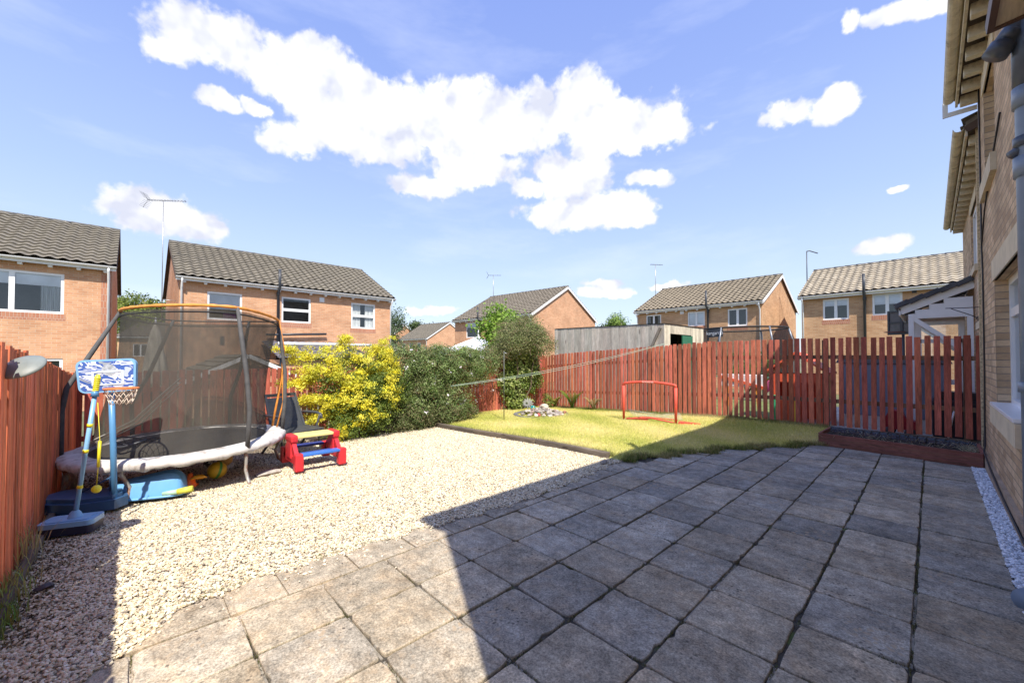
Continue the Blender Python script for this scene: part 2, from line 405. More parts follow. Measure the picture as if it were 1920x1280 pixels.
def house(name, label, loc, rz, W, D, E, Rz, wins, brick, tile, base=-.35, ov=.22, gov=.12, corbel=.62, verge=None, downpipes=('l',), soil=None, group=None,
          rear=False, gutter=WHITE, vents=(), fascia=WHITE, ridge_y=None, tile_pitch=.30):
    h = empty(name, loc, rz); tag(h, label, 'house', group)
    m = MB(); holes = [w_[:4] for w_ in wins]
    ym = ridge_y or D / 2
    wall_holes(m, W, base, E, holes)
    slope = (Rz - E) / ym
    top = Rz - .02
    m.add([(0, 0, base), (0, D, base), (0, D, E), (0, ym, top), (0, 0, E)], [(0, 1, 2, 3, 4)])
    m.add([(W, 0, base), (W, D, base), (W, D, E), (W, ym, top), (W, 0, E)], [(4, 3, 2, 1, 0)])
    m.add([(0, D, base), (W, D, base), (W, D, E), (0, D, E)], [(3, 2, 1, 0)])
    m.build('wall', brick, h, recalc=False)
    ze = E - slope * ov + .03
    rm = MB()
    rm.col = (1, 1, 1)
    pantile_roof(rm, -gov, W + gov, -ov, ze + .05, ym, Rz + .05, pitch=tile_pitch)
    pantile_roof(rm, -gov, W + gov, D + ov, ze + .05, ym, Rz + .05, pitch=tile_pitch)
    # underside slab
    for ye in (-ov, D + ov):
        rm.add([(-gov, ye, ze), (W + gov, ye, ze), (W + gov, ym, Rz), (-gov, ym, Rz)], [(0, 1, 2, 3)])
        for xx in (-gov, W + gov):
            rm.add([(xx, ye, ze), (xx, ym, Rz), (xx, ym, Rz + .075), (xx, ye, ze + .075)], [(0, 1, 2, 3)])
    ro = rm.build('roof', tile, h, recalc=False)
    rd = MB(); n = max(2, int(W / .45))
    for i in range(n):
        a = -gov + (W + 2*gov) * i / n; b = -gov + (W + 2*gov) * (i + 1) / n
        rd.tube([(a, ym, Rz + .035), (b + .01, ym, Rz + .03)], [.105, .097], 12)
    rd.build('ridge', RIDGE, ro)
    fa = MB().box((-gov + .01, -ov - .005, ze - .13), (W + gov - .01, -ov + .02, ze + .03))
    if verge:
        for xx in (-gov, W + gov):
            for ye in (-ov, D + ov):
                fa.beam((xx, ye, ze - .05), (xx, ym, Rz - .05), .03, .17)
    fa.build('fascia', fascia, h)
    if not verge:
        for xx in (-gov, W + gov):
            for ye in (-ov, D + ov): MB().beam((xx, ye, ze - .04), (xx, ym, Rz - .04), .025, .1).build('verge_board', DARKWOOD, h)
    g = MB()
    prof = [(.06 * math.cos(a), .06 * math.sin(a)) for a in np.linspace(math.pi, 2*math.pi, 9)] + [(.052 * math.cos(a), .052 * math.sin(a)) for a in np.linspace(2*math.pi, math.pi, 9)]
    g.prism([(p[0] - ov - .065, p[1] + ze + .01) for p in prof], -gov, W + gov, axis=0)
    g.build('gutter', gutter, h)
    if corbel:
        cm = None; n = int((W - .3) / corbel)
        for i in range(n + 1):
            xx = .15 + i * (W - .3) / n
            if cm is None: cm = MB().box((-.05, -.17, -.07), (.05, 0.01, .06), bevel=.012).build('corbel', WHITE if fascia is WHITE else CREAM, h, (xx, 0, E - .16 - slope*.1))
            else:
                c = cm.copy(); C.objects.link(c); c.parent = h; c.location = (xx, 0, E - .16 - slope*.1)
    for s_ in downpipes:
        xx = .07 if s_ == 'l' else W - .07
        MB().tube([(xx, -ov - .06, ze - .04), (xx, -ov - .06, ze - .16), (xx, -.07, ze - .42), (xx, -.07, base)], .036, 10).build('downpipe', gutter, h)
    if soil is not None:
        sx, st, sb = soil
        MB().tube([(sx, -.09, base), (sx, -.09, E - .35), (sx, -ov - .14, E - .1), (sx, -ov - .14, st)], .055, 12).tube([(sx, -.09, E - .45), (sx, -.09, E - .3)], .07, 12).build('soil_pipe', BLACKP, h)
    for (vx, vz) in vents:
        MB().box((vx, -.03, vz), (vx + .22, .01, vz + .22), bevel=.01).build('vent', WHITE, h)
    for w_ in wins: window(h, *w_[:4], **(w_[4] if len(w_) > 4 else {}))
    return h

# --- our own house, wall plane x=.5, facing the garden
OY = 8.6
own_w = [(OY - 6.95, OY - 5.2, .93, 2.31, dict(style='top', inset=.10, soldier=False, sill=True, curtains=.12)),
         (OY - 7.75, OY - 6.6, 3.62, 4.78, dict(style='cols2', inset=.10, soldier=False)),
         (OY - 3.4, OY - 1.8, .93, 2.31, dict(style='top', inset=.10, soldier=False)),
         (OY - 3.4, OY - 2.1, 3.62, 4.78, dict(style='cols2', inset=.10, soldier=False))]
own = house('brick_house', 'near buff brick house at the right edge, with a thick grey soil pipe', (.5, OY, 0), R(-90), OY - .2, 8.6, 5.28, 7.5, own_w,
            BRICK_OWN, TILE_MID, base=-.05, ov=.205, gov=.04, corbel=.42, downpipes=(), gutter=CREAM, fascia=CREAM)
STONE = mat('cream_stone', (.62, .53, .38), .85, .12, 5, .3, 60)
for (a, b, z0, z1) in [w_[:4] for w_ in own_w]:
    MB().box((a - .12, -.012, z1), (b + .12, .02, z1 + .23)).build('lintel', STONE, own)
    sb = MB(); n = int((b - a + .2) / .085)
    for i in range(n):
        xx = a - .1 + i * (b - a + .2) / n
        sb.box((xx, -.045, z0 - .2), (xx + .078, .09, z0 - .008 - .0))
    sb.build('brick_sill', STONE, own)
MB().box((-.0, -.03, -.05), (OY - .23, .0, .17)).build('plinth', mat('render_plinth', (.36, .27, .19), .9, .2, 4, .4, 40), own)
# soil pipe with branches, in house-local coordinates (x runs towards the camera, -y out from the wall)
px_ = OY - 3.87
sp = MB(); sp.tube([(px_, -.075, 0), (px_, -.075, 5.9)], .055, 20)
for z_ in (3.62, 3.02, 2.6): sp.tube([(px_, -.075, z_ - .06), (px_, -.075, z_ + .06)], .067, 20)
soil = sp.build('soil_pipe', GREYPIPE, own)
JOIN = mat('dark_pipe_joint', (.07, .085, .11), .35, .2, 5, dirt=((.3, .33, .37), .6, .8, 10))
br = MB(); br.tube([(px_, -.075, 3.02), (px_, -.075, 3.66)], .064, 20)
br.tube([(px_, -.075, 3.52), (px_ + .01, -.13, 3.44), (px_ + .03, -.19, 3.34)], .052, 18); br.tube([(px_ + .028, -.17, 3.37), (px_ + .035, -.205, 3.31)], .06, 18)
for dz in (0, -.11): br.tube([(px_ + .0, -.1, 3.52 + dz), (px_ + .08, -.16, 3.52 + dz)], .032, 14)
br.build('pipe_branch', JOIN, soil)
cl = MB(); cl.tube([(px_, -.075, 2.72), (px_, -.075, 2.78)], .066, 20); cl.tube([(px_, -.1, 2.72), (px_ + .02, -.15, 2.68)], .026, 12); cl.build('pipe_clip', JOIN, soil)
MB().tube([(px_, -.075, 1.25), (px_, -.075, 1.31)], .066, 20).build('pipe_collar', GREYPIPE, soil); MB().tube([(px_, -.075, 0.02), (px_ + .0, -.1, .03), (px_ + .1, -.13, .05)], .065, 16).build('pipe_shoe', GREYPIPE, soil)
MB().prism([(-.335, 4.98), (.0, 4.98), (.0, 5.04), (-.28, 5.04), (-.28, 5.2), (-.335, 5.2)], -.07, -.045, axis=0, M=Matrix(((1,0,0,0),(0,1,0,0),(0,0,1,0),(0,0,0,1)))).build('box_end', WHITE, own)
# open first floor sash seen from below
sa = MB(); M = Matrix.Translation((OY - 3.32, -.02, 3.40)) @ Matrix.Rotation(R(6), 4, 'X')
sa.box((-.3, -.20, 0), (.3, .0, .03), M)
so = sa.build('open_sash', mat('pale_board', (.52, .44, .33), .7, .15, 6, stretch=(1, 12, 1)), own)
sf = MB()
for a, b in (((-.33, -.23, -.01), (.33, -.2, .045)), ((-.33, .0, -.01), (.33, .03, .045)), ((-.33, -.2, -.01), (-.3, .0, .045)), ((.3, -.2, -.01), (.33, .0, .045))): sf.box(a, b, M)
sf.build('sash_frame', mat('brown_frame', (.10, .055, .04), .5, .2, 5), so)
# wall cable
cb = MB(); cb.tube([(.42, -.012, 5.2), (.42, -.014, 2.9), (.5, -.014, 2.6), (.47, -.014, 1.2), (.40, -.016, .62), (.47, -.02, .3), (.52, -.035, .22), (1.4, -.04, .16), (2.6, -.04, .10), (4.2, -.04, .08)], .009, 6)
cb.tube([(.42, -.013, 2.95), (.9, -.013, 3.3), (1.9, -.013, 3.62), (2.6, -.013, 3.8)], .008, 6)
cb.tube([(.37, -.014, .95), (.34, -.016, .5), (.44, -.03, .28)], .007, 6)
cb.build('cable', mat('black_cable', (.02, .02, .022), .5), own)

# --- adjoining house further along
AY = 15.0
adj = house('brick_house', 'adjoining brick house beyond the slatted red fence, with a white lean-to porch', (.59, AY, 0), R(-90), AY - 8.66, 8.6, 4.82, 7.0,
            [(AY - 12.2, AY - 10.8, 3.1, 4.3, dict(style='cols2', soldier=False)), (AY - 10.6, AY - 9.9, 2.05, 2.6, dict(style='plain', soldier=False))],
            BRICK_OWN, TILE_MID, base=-.05, ov=.205, gov=.05, corbel=.42, downpipes=(), gutter=CREAM, fascia=CREAM)
for (a, b, z0, z1) in ((AY - 12.2, AY - 10.8, 3.1, 4.3), (AY - 10.6, AY - 9.9, 2.05, 2.6)):
    MB().box((a - .1, -.012, z1), (b + .1, .02, z1 + .2)).build('lintel', STONE, adj); MB().box((a - .1, -.04, z0 - .12), (b + .1, .05, z0 - .003)).build('stone_sill', STONE, adj)
MB().box((AY - 8.66 - .06, -.11, -.05), (AY - 8.66 - .01, -.003, 4.9)).build('corner_strip', mat('sunlit_toothing', (.60, .48, .30), .9, .4, 30), adj)  # pale tone stands in for sunlight on the toothed brick edge
# porch: lean-to roof on white posts with a glazed screen, local x = AY - y, y from -.95 (outer) to 0
PX0, PX1 = AY - 14.2, AY - 11.6
pm = MB()
for xx in (PX0 + .02, PX1 - .02):
    pm.beam((xx, .0, 2.86), (xx, -1.02, 2.41), .04, .15); pm.box((xx - .02, -.9, 2.24), (xx + .02, -.02, 2.34))
    pm.beam((xx, -.86, 2.28), (xx, -.1, 1.55), .05, .08); pm.box((xx - .035, -.10, 0), (xx + .035, -.02, 2.3))
    pm.box((xx - .035, -.90, 0), (xx + .035, -.82, 2.3))
    pm.box((xx - .01, -.80, 2.34), (xx + .01, -.02, 2.42)); pm.box((xx - .01, -.60, 2.42), (xx + .01, -.02, 2.52)); pm.box((xx - .01, -.40, 2.52), (xx + .01, -.02, 2.62))
pm.box((PX0, -1.04, 2.33), (PX1, -1.01, 2.47)); pm.box((PX0 + .06, -.88, .9), (PX1 - .06, -.84, 1.0))
po = pm.build('porch', UPVC, adj)
vt = MB()
for i in range(5):
    a, b = i / 5, (i + .97) / 5
    vt.beam((PX1 + .03, -1.10 + 1.09 * a, 2.50 + .45 * a), (PX1 + .03, -1.10 + 1.09 * b, 2.525 + .45 * b), .10, .095, bevel=.01)
vt.build('verge_tile', mat('slate_tile', (.07, .075, .085), .7, .3, 6), po)
rt = MB(); pantile_roof(rt, 0, PX1 - PX0, -1.08, 2.44, .0, 2.92, amp=.02); rt.build('porch_roof', mat('slate_tile', (.07, .075, .085), .7, .3, 6), po, (PX0, 0, 0), recalc=False)
sc_ = MB(); y_ = -.03
xs_ = PX1 - .5
for a, b in (((xs_, -.82, 1.75), (xs_ + .05, -.1, 1.83)), ((xs_, -.82, 2.12), (xs_ + .05, -.1, 2.2)), ((xs_, -.82, .9), (xs_ + .05, -.1, 1.0)), ((xs_, -.8, 1.0), (xs_ + .05, -.72, 2.12)), ((xs_, -.2, 1.0), (xs_ + .05, -.12, 2.12))): sc_.box(a, b)
sc_.build('screen_frame', UPVC, po)
MB().box((xs_ + .02, -.72, 1.0), (xs_ + .03, -.2, 2.12)).build('screen_glass', GLASS, po)
# hanging basket bracket on its wall
hb = MB(); by = AY - 9.35
hb.tube([(by, -.02, 1.98), (by, -.02, 2.32)], .008, 6); hb.tube([(by, -.02, 2.22), (by, -.2, 2.22), (by, -.42, 2.23)], .007, 6)
hb.tube([(by, -.02, 2.0), (by, -.15, 2.1), (by, -.36, 2.22)], .007, 6)
hb.tube([(by, -.04 - .03 + .03 * math.cos(a), 2.05 + .03 * math.sin(a)) for a in np.linspace(0, 6.2, 12)], .006, 6, closed=False)
hbo = hb.build('basket_bracket', BLACKP); hbo.location = (.59, AY, 0); hbo.rotation_euler = (0, 0, R(-90)); tag(hbo, 'black wrought iron hanging basket bracket on the brick wall above the fence end', 'bracket')

# --- houses across the back and beyond the right fence
D2 = -20.0
def wx(px0, px1, py0, py1, X, y0, sx=0):
    ya, h1 = on_x(px0, py0, X); yb, _ = on_x(px1, py0, X); ym, _ = on_x((px0 + px1) / 2, py0, X)
    _, t_ = on_x((px0 + px1) / 2, py0, X); _, b_ = on_x((px0 + px1) / 2, py1, X)
    return (ya - y0, yb - y0, b_, t_)
h2y0, h2y1 = on_x(334, 530, D2)[0], on_x(733, 560, D2)[0]
wn2 = [wx(387, 453, 548, 600, D2, h2y0) + (dict(style='plain', blind=.62, curtains=.0),), wx(527, 582, 558, 605, D2, h2y0) + (dict(style='rows2'),),
       wx(658, 703, 569, 616, D2, h2y0) + (dict(style='rows2', curtains=.34),)]
hs2 = house('brick_house', 'orange brick house with three upstairs windows behind the trampoline', (D2, h2y0, 0), R(90), h2y1 - h2y0, 8.2, 4.62, 6.72,
            wn2, BRICK_FAR, TILE_DARK, downpipes=('l', 'r'), soil=(on_x(524, 520, D2 + .4)[0] - h2y0, 5.3, 0), vents=[(on_x(598, 560, D2)[0] - h2y0, on_x(600, 566, D2)[1])])
MB().box((wn2[0][0] + .55, .17, wn2[0][2] + .08), (wn2[0][0] + 1.0, .3, wn2[0][2] + .33)).build('purple_box', mat('purple_card', (.42, .08, .34), .6), hs2)
MB().box((on_x(412, 640, D2)[0] - h2y0, -.03, on_x(412, 646, D2)[1]), (on_x(420, 640, D2)[0] - h2y0, .01, on_x(412, 630, D2)[1])).build('flue', BLACKP, hs2)
# lean-to extension with white gutter at the base of that house
ey0, ez0 = on_x(527, 650, D2 + 3); ey1, _ = on_x(640, 650, D2 + 3)
lt = empty('lean_to', (D2 + 3, ey0, 0), R(90)); tag(lt, 'low tiled lean-to with a white gutter against the brick house behind the yellow bush', 'extension')
LW = ey1 - ey0 + 1.2
MB().box((0, 0, -.35), (LW, 2.9, 1.35)).build('wall', BRICK_FAR, lt)
rl = MB(); pantile_roof(rl, -.1, LW + .1, -.2, 1.38, 2.9, 2.15, amp=.02); rl.build('roof', mat('grey_tile', (.16, .15, .17), .8, .3, 6), lt, recalc=False)
MB().tube([(-.1, .0, 1.97), (LW + .1, .0, 1.97)], .06, 10).build('gutter', WHITE, lt)
MB().tube([(.0, .0, 1.97), (.0, .0, .2)], .05, 10).build('soil_pipe', BLACKP, lt)
MB().tube([(.1, 2.85, 2.42), (2.6, 2.85, 2.55)], .05, 8).build('waste_pipe', BLACKP, lt)

D1 = -19.6
h1y1 = on_x(207, 520, D1)[0]; h1y0 = h1y1 - 9.0
ww = wx(0, 118, 508, 586, D1, h1y0); wl = wx(62, 118, 672, 720, D1, h1y0)
hs1 = house('brick_house', 'orange brick house cut by the left edge, with one wide white window', (D1, h1y0, 0), R(90), 9.0, 8.2, 4.62, 6.75,
            [(ww[0] - .9, ww[1], ww[2], ww[3], dict(style='cols2', blind=.3, curtains=.2)), (wl[0] - .3, wl[1], .3, wl[3], dict(style='cols2', soldier=False))], BRICK_FAR, TILE_DARK, downpipes=('r',))
MB().box((9.0 - .25, -.003, -.35), (9.0, .02, 4.55)).build('quoin_strip', SOLDIER, hs1)
# houses 4 and 5 beyond the right fence
P4 = 24.8
def wy(px0, px1, py0, py1, Y, x0):
    xa = on_y(px0, py0, Y)[0]; xb = on_y(px1, py0, Y)[0]; t_ = on_y((px0+px1)/2, py0, Y)[1]; b_ = on_y((px0+px1)/2, py1, Y)[1]
    return (xa - x0, xb - x0, b_, t_)
h4x0, h4x1 = on_y(1195, 590, P4)[0], on_y(1429, 570, P4)[0]
hs4 = house('brick_house', 'brick house with a wide brown roof behind the grey shed', (h4x0, P4, 0), 0, h4x1 - h4x0, 8.0, 4.55, 6.45,
            [wy(1212, 1240, 590, 618, P4, h4x0) + (dict(style='cols2', curtains=.2),), wy(1290, 1322, 584, 611, P4, h4x0) + (dict(style='cols2', blind=.99),), wy(1365, 1402, 578, 611, P4, h4x0) + (dict(style='cols2'),)],
            BRICK_4, TILE_BUFF, verge=True, downpipes=('l', 'r'), soil=(on_y(1329, 560, P4)[0] - h4x0, 5.35, 0), vents=[(on_y(1276, 585, P4)[0] - h4x0, 4.12)])
h5x0 = on_y(1504, 560, P4)[0]
hs5 = house('brick_house', 'buff brick house with a pale cream roof at the right, above the shaded red fence', (h5x0, P4, 0), 0, 9.2, 8.0, 4.55, 6.42,
            [wy(1544, 1593, 560, 599, P4, h5x0) + (dict(style='cols2', blind=.3),), wy(1637, 1694, 549, 590, P4, h5x0) + (dict(style='cols2', blind=.5),)],
            BRICK_4, TILE_CREAM, downpipes=('l',), soil=(on_y(1623, 560, P4)[0] - h5x0, 5.3, 0), corbel=0)
MB().box((on_y(1712, 540, P4)[0] - h5x0, -.01, on_y(1716, 549, P4)[1]), (on_y(1721, 540, P4)[0] - h5x0, .02, on_y(1716, 543, P4)[1])).build('air_brick', BLACKP, hs5)
# house 3 (centre)
c3 = dp(998, 588, 27.6); l3 = dp(853, 600, 33.0); dv = (c3 - l3); W3 = math.hypot(dv.x, dv.y); a3 = math.atan2(dv.y, dv.x)
def w3(px0, px1, py0, py1):
    out = []
    for px in (px0, px1):
        r = ry(px); d = Vector((r * RX + FX, r * RY + FY)); u = Vector((math.cos(a3), math.sin(a3)))
        # t*d = l3 + s*u
        den = d.x * u.y - d.y * u.x; s_ = (l3.y * d.x - l3.x * d.y) / -den * 1.0
        tt = (l3.x * u.y - l3.y * u.x) / den; out.append((((d * tt) - Vector((l3.x, l3.y))).dot(u), tt))
    z = (out[0][1] + out[1][1]) / 2
    return (out[0][0], out[1][0], CAM_H + (HZ - py1) / F_PX * z, CAM_H + (HZ - py0) / F_PX * z)
hs3 = house('brick_house', 'brick house with a broad plain gable behind the bright green tree', (l3.x, l3.y, 0), a3, W3, 8.6, 4.5, 6.85,
            [w3(874, 897, 604, 633) + (dict(style='plain', soldier=False, blind=.3),), w3(913, 934, 601, 630) + (dict(style='plain', soldier=False),)], BRICK_FAR, TILE_MID, verge=True, downpipes=('r',),
            soil=(w3(902, 905, 600, 610)[0], 5.3, 0))
# far houses
c6 = dp(801, 634, 60); l6 = dp(749, 637, 65); dv = c6 - l6; a6 = math.atan2(dv.y, dv.x)
house('brick_house', 'small far brick house with a gable end, seen above the green hedge', (l6.x, l6.y, 0), a6, math.hypot(dv.x, dv.y), 8.5, 4.3, 6.9,
      [(.8, 1.7, 2.2, 3.6, dict(soldier=False)), (2.8, 3.7, 2.2, 3.6, dict(soldier=False)), (4.9, 5.8, 2.2, 3.6, dict(soldier=False))], BRICK_FAR, TILE_DARK, verge=True, downpipes=('r',), corbel=0, tile_pitch=.5)
c7 = dp(716, 641, 70)
house('brick_house', 'farthest brown roof peeping out right of the house with three upstairs windows', (c7.x - 9, c7.y - .8, 0), R(6), 9, 9, 4.0, 7.4,
      [(2, 3, 2.2, 3.4, dict(soldier=False))], BRICK_FAR, TILE_MID, verge=True, corbel=0, downpipes=(), tile_pitch=.5)
c8 = dp(296, 640, 34)
house('brick_house', 'far buff gable-fronted house in the gap between the two left brick houses', (c8.x - 7.2, c8.y - 2.6, 0), R(62), 7.4, 7, 3.4, 4.9,
      [(1.2, 2.4, 1.5, 2.7, dict(style='cols2', soldier=False)), (4.4, 6.0, 1.3, 2.7, dict(style='cols2', soldier=False))], BRICK_4, TILE_MID, verge=True, corbel=0, downpipes=())
# garage behind the back fence
ga, gz = on_x(464, 660, -15.0)
gr = empty('garage', (-15.0, ga - 1.45, 0), R(90)); tag(gr, 'small brick garage with a tiled gable roof just behind the trampoline netting', 'garage')
gm = MB(); gm.prism([(0, -.35), (2.9, -.35), (2.9, gz - .78), (1.45, gz - .12), (0, gz - .78)], 0, 4.6, axis=1); gm.build('wall', BRICK_FAR, gr)
gr_m = MB()
def slope_roof(mb, xe, ze, xr, zr, y0, y1):
    tmp = MB(); pantile_roof(tmp, y0, y1, xe, ze, xr, zr, amp=.02)
    mb.add([(v[1], v[0], v[2]) for v in tmp.v], tmp.f)
slope_roof(gr_m, -.25, gz - .88, 1.45, gz - .08, -.2, 4.6); slope_roof(gr_m, 3.15, gz - .88, 1.45, gz - .08, -.2, 4.6)
gr_m.build('roof', TILE_DARK, gr, recalc=False)
MB().beam((-.25, -.2, gz - .94), (1.45, -.2, gz - .12), .025, .12).beam((3.15, -.2, gz - .94), (1.45, -.2, gz - .12), .025, .12).build('bargeboard', WHITE, gr)

# --- television aerials
def aerial(name, p, top, armdir, n_el, arm, label, refl=True, group='roof aerials', bracket=None, th=.012):
    """p: base point, top: mast top height"""
    o = empty(name, p); tag(o, label, 'aerial', group)
    m = MB(); h = top - p[2]; m.tube([(0, 0, 0), (0, 0, h)], th * 1.1, 8)
    if bracket: m.tube([(0, 0, h * .0 + .3), bracket], th, 6); m.tube([(0, 0, h * .0 + .75), (bracket[0], bracket[1], .75)], th, 6)
    m.build('mast', STEEL, o)
    a = MB(); d = Vector((math.cos(armdir), math.sin(armdir), 0)); s_ = Vector((-d.y, d.x, 0)); z = h + .02
    a.tube([d * (-arm * .42) + Vector((0, 0, z)), d * (arm * .58) + Vector((0, 0, z - .01))], th * .8, 6)
    for i in range(n_el):
        c = d * (-arm * .36 + arm * .93 * i / (n_el - 1)) + Vector((0, 0, z)); L = .14 - .06 * i / n_el
        a.tube([c - s_ * L, c + s_ * L], th * .45, 5); a.tube([c - Vector((0, 0, .05)), c + Vector((0, 0, .05))], th * .4, 5)
    if refl:
        for q in (-1, 1):
            a.tube([d * (-arm * .38) + Vector((0, 0, z)), d * (-arm * .46) + Vector((0, 0, z + q * .14)), d * (-arm * .52) + Vector((0, 0, z + q * .3))], th * .5, 5)
            for j in range(1, 6):
                c = d * (-arm * (.38 + .026 * j)) + Vector((0, 0, z + q * .055 * j)); a.tube([c - s_ * .2, c + s_ * .2], th * .4, 5)
    a.build('antenna', mat('aerial_metal', (.16, .17, .19), .45, .1, 10, metal=.4), o)
    return o
ap = dp(302, 590, 15.9)
aerial('television_aerial', (ap.x, ap.y, 3.0), dp(305, 375, 15.9).z, YAW + R(5), 12, 1.45, 'tallest television aerial, on a long mast beside the house behind the trampoline', bracket=(-.1, .62, .3), th=.013)
ap = dp(925, 557, 33.8); aerial('television_aerial', (ap.x, ap.y, 6.0), dp(925, 516, 33.8).z, YAW, 8, 1.1, 'thin television aerial on the centre brick house with the broad gable', th=.018)
ap = dp(1230, 545, 27.6); aerial('television_aerial', (ap.x, ap.y, 5.6), dp(1230, 496, 27.6).z, YAW + R(8), 8, .9, 'television aerial on the brown roof behind the grey shed', refl=False, th=.016)
ap = dp(1515, 520, 22.6); oa = empty('television_aerial', (ap.x, ap.y, 5.2)); tag(oa, 'plain grey aerial mast with a short arm on the pale cream roof', 'aerial', 'roof aerials')
hh = dp(1515, 470, 22.6).z - 5.2
MB().tube([(0, 0, 0), (0, 0, hh)], .025, 8).build('mast', DARKGREY, oa)
MB().tube([(0, 0, hh - .02), (RX * .15, RY * .15, hh + .02), (RX * .62, RY * .62, hh - .12)], .03, 8).build('antenna', DARKGREY, oa)

# ------------------------------------------------------------------ ground
def grid_sheet(name, xs, ys, fn, m, kind='structure', mask=None):
    xs, ys = np.asarray(xs), np.asarray(ys); X, Y = np.meshgrid(xs, ys); Z = fn(X, Y)
    V = np.stack([X.ravel(), Y.ravel(), Z.ravel()], 1); nx, ny = len(xs), len(ys)
    i, j = np.meshgrid(np.arange(nx - 1), np.arange(ny - 1)); a = (j * nx + i).ravel()
    Fc = np.stack([a, a + 1, a + nx + 1, a + nx], 1)
    if mask is not None:
        cx = V[Fc].mean(1); Fc = Fc[mask(cx[:, 0], cx[:, 1])]
    return np_mesh(name, V, Fc, None, m, kind, True)
GROUND = mat('far_ground', (.12, .13, .06), .95, .35, .4, .3, 3, dirt=((.22, .2, .16), .5, .65, .12))
MB().add([(-600, -600, -.36), (600, -600, -.36), (600, 600, -.36), (-600, 600, -.36)], [(0, 1, 2, 3)]).build('ground', GROUND).__setitem__('kind', 'structure')
GRAVB = mat('gravel_base', (.40, .34, .26), .95, .45, 90, .8, 90)
grid_sheet('gravel_bed', np.linspace(-8.75, -2.5, 50), np.linspace(-.75, 5.2, 40), lambda x, y: base_h(x) - .014, GRAVB)
MB().add([(-2.9, -2.5, -.016), (.52, -2.5, -.016), (.52, 9.0, -.016), (-2.9, 9.0, -.016)], [(0, 1, 2, 3)]).build('joint_bed', mat('joint_dirt', (.07, .06, .045), .95, .5, 30, .5, 60, dirt=((.10, .13, .035), .55, .62, 2.2))).__setitem__('kind', 'structure')
# neighbouring garden floor beyond the right fence
grid_sheet('neighbour_patio', np.linspace(-2.2, .6, 6), np.linspace(9.7, 16, 8), lambda x, y: x * 0 - .10, mat('neighbour_paving', (.42, .40, .36), .9, .2, 3))
grid_sheet('neighbour_lawn', np.linspace(-9, -2.2, 8), np.linspace(9.7, 16, 8), lambda x, y: x * 0 - .10, mat('neighbour_grass', (.13, .16, .05), .95, .4, 6, .5, 40))

# lawn
def LAWNMAT():
    m = bpy.data.materials.new('lawn'); m.use_nodes = True; t = m.node_tree; t.nodes.clear(); T = NT(t)
    vec = T.n('ShaderNodeTexCoord').outputs['Object']
    n1 = T.noise(vec, 2.2, 6, .65); n2 = T.noise(vec, 45, 4, .7)
    c = T.ramp(n1, [(.3, (.40, .43, .11)), (.5, (.55, .53, .18)), (.7, (.70, .62, .29))])
    k = T.n('ShaderNodeMapRange', {'Value': n2, 'From Min': .3, 'From Max': .7, 'To Min': .6, 'To Max': 1.25}).outputs[0]
    c = T.mix(1.0, c, T.n('ShaderNodeCombineXYZ', {0: k, 1: k, 2: k}).outputs[0], 'MULTIPLY')
    p = T.n('ShaderNodeBsdfPrincipled', {'Base Color': c, 'Roughness': .95})
    b = T.n('ShaderNodeBump', {'Height': n2, 'Strength': .6, 'Distance': .02}); t.links.new(b.outputs[0], p.inputs['Normal'])
    T.n('ShaderNodeOutputMaterial', {0: p.outputs[0]}); return m
EDGE = np.array([(-3.15, 4.85), (-2.95, 5.2), (-2.72, 5.75), (-2.45, 6.35), (-2.2, 6.9), (-1.85, 7.45), (-1.5, 8.0), (-1.28, 8.35), (-1.28, 9.6)])
def lawn_xmax(y): return np.interp(y, EDGE[:, 1], EDGE[:, 0])
rng = np.random.default_rng(3)
def wob(y): return .10 * np.sin(y * 9.1) + .07 * np.sin(y * 23.7 + 1) + .04 * np.sin(y * 51)
grid_sheet('lawn', np.linspace(-8.75, -.9, 150), np.linspace(5.0, Y_R + .12, 90), lambda x, y: lawn_h(x, y) + .001, LAWNMAT(), mask=lambda x, y: x < lawn_xmax(y) - .05 + wob(y) * .5)
grid_sheet('soil_strip', np.linspace(-3.4, .58, 24), np.linspace(8.9, Y_R + .12, 8), lambda x, y: lawn_h(x, y) - .004, mat('soil', (.10, .075, .05), .95, .5, 25, .8, 40), mask=lambda x, y: x > -1.35)
def grass(name, n, sampler, hmin, hmax, wid, cols, seed, label=None, lean=.5):
    rg = np.random.default_rng(seed); x, y = sampler(n, rg); n = len(x); z = lawn_h(x, y)
    h = rg.uniform(hmin, hmax, n); a = rg.uniform(0, 2*np.pi, n); ln = rg.normal(0, lean, n) * h; b = rg.uniform(0, 2*np.pi, n)
    dx, dy = np.cos(a) * wid / 2, np.sin(a) * wid / 2
    V = np.stack([np.stack([x - dx, y - dy, z - .004], 1), np.stack([x + dx, y + dy, z - .004], 1), np.stack([x + np.cos(b) * ln, y + np.sin(b) * ln, z + h], 1)], 1).reshape(-1, 3)
    cols = np.array(cols); patch = .5 + .5 * np.sin(x * 2.1 + 1.3 * np.sin(y * 1.7)) * np.sin(y * 2.9 + x)
    idx = np.clip((patch * .55 + rg.uniform(0, .6, n)) * len(cols), 0, len(cols) - 1).astype(int)
    c = cols[idx] * rg.uniform(.75, 1.2, (n, 1))
    return np_mesh(name, V, np.arange(3 * n).reshape(-1, 3), np.repeat(c, 3, 0), mat('grass_blade', rough=.7, attr=True, var=.05, transl=.3, spec=.2))
def samp_lawn(n, rg):
    y = rg.uniform(5.03, Y_R - .02, n); x = -8.6 + (8.6 - .9) * (1 - rg.uniform(0, 1, n) ** 1.15); k = x < lawn_xmax(y) + wob(y) * .8 + rg.normal(0, .03, n)
    return x[k], y[k]
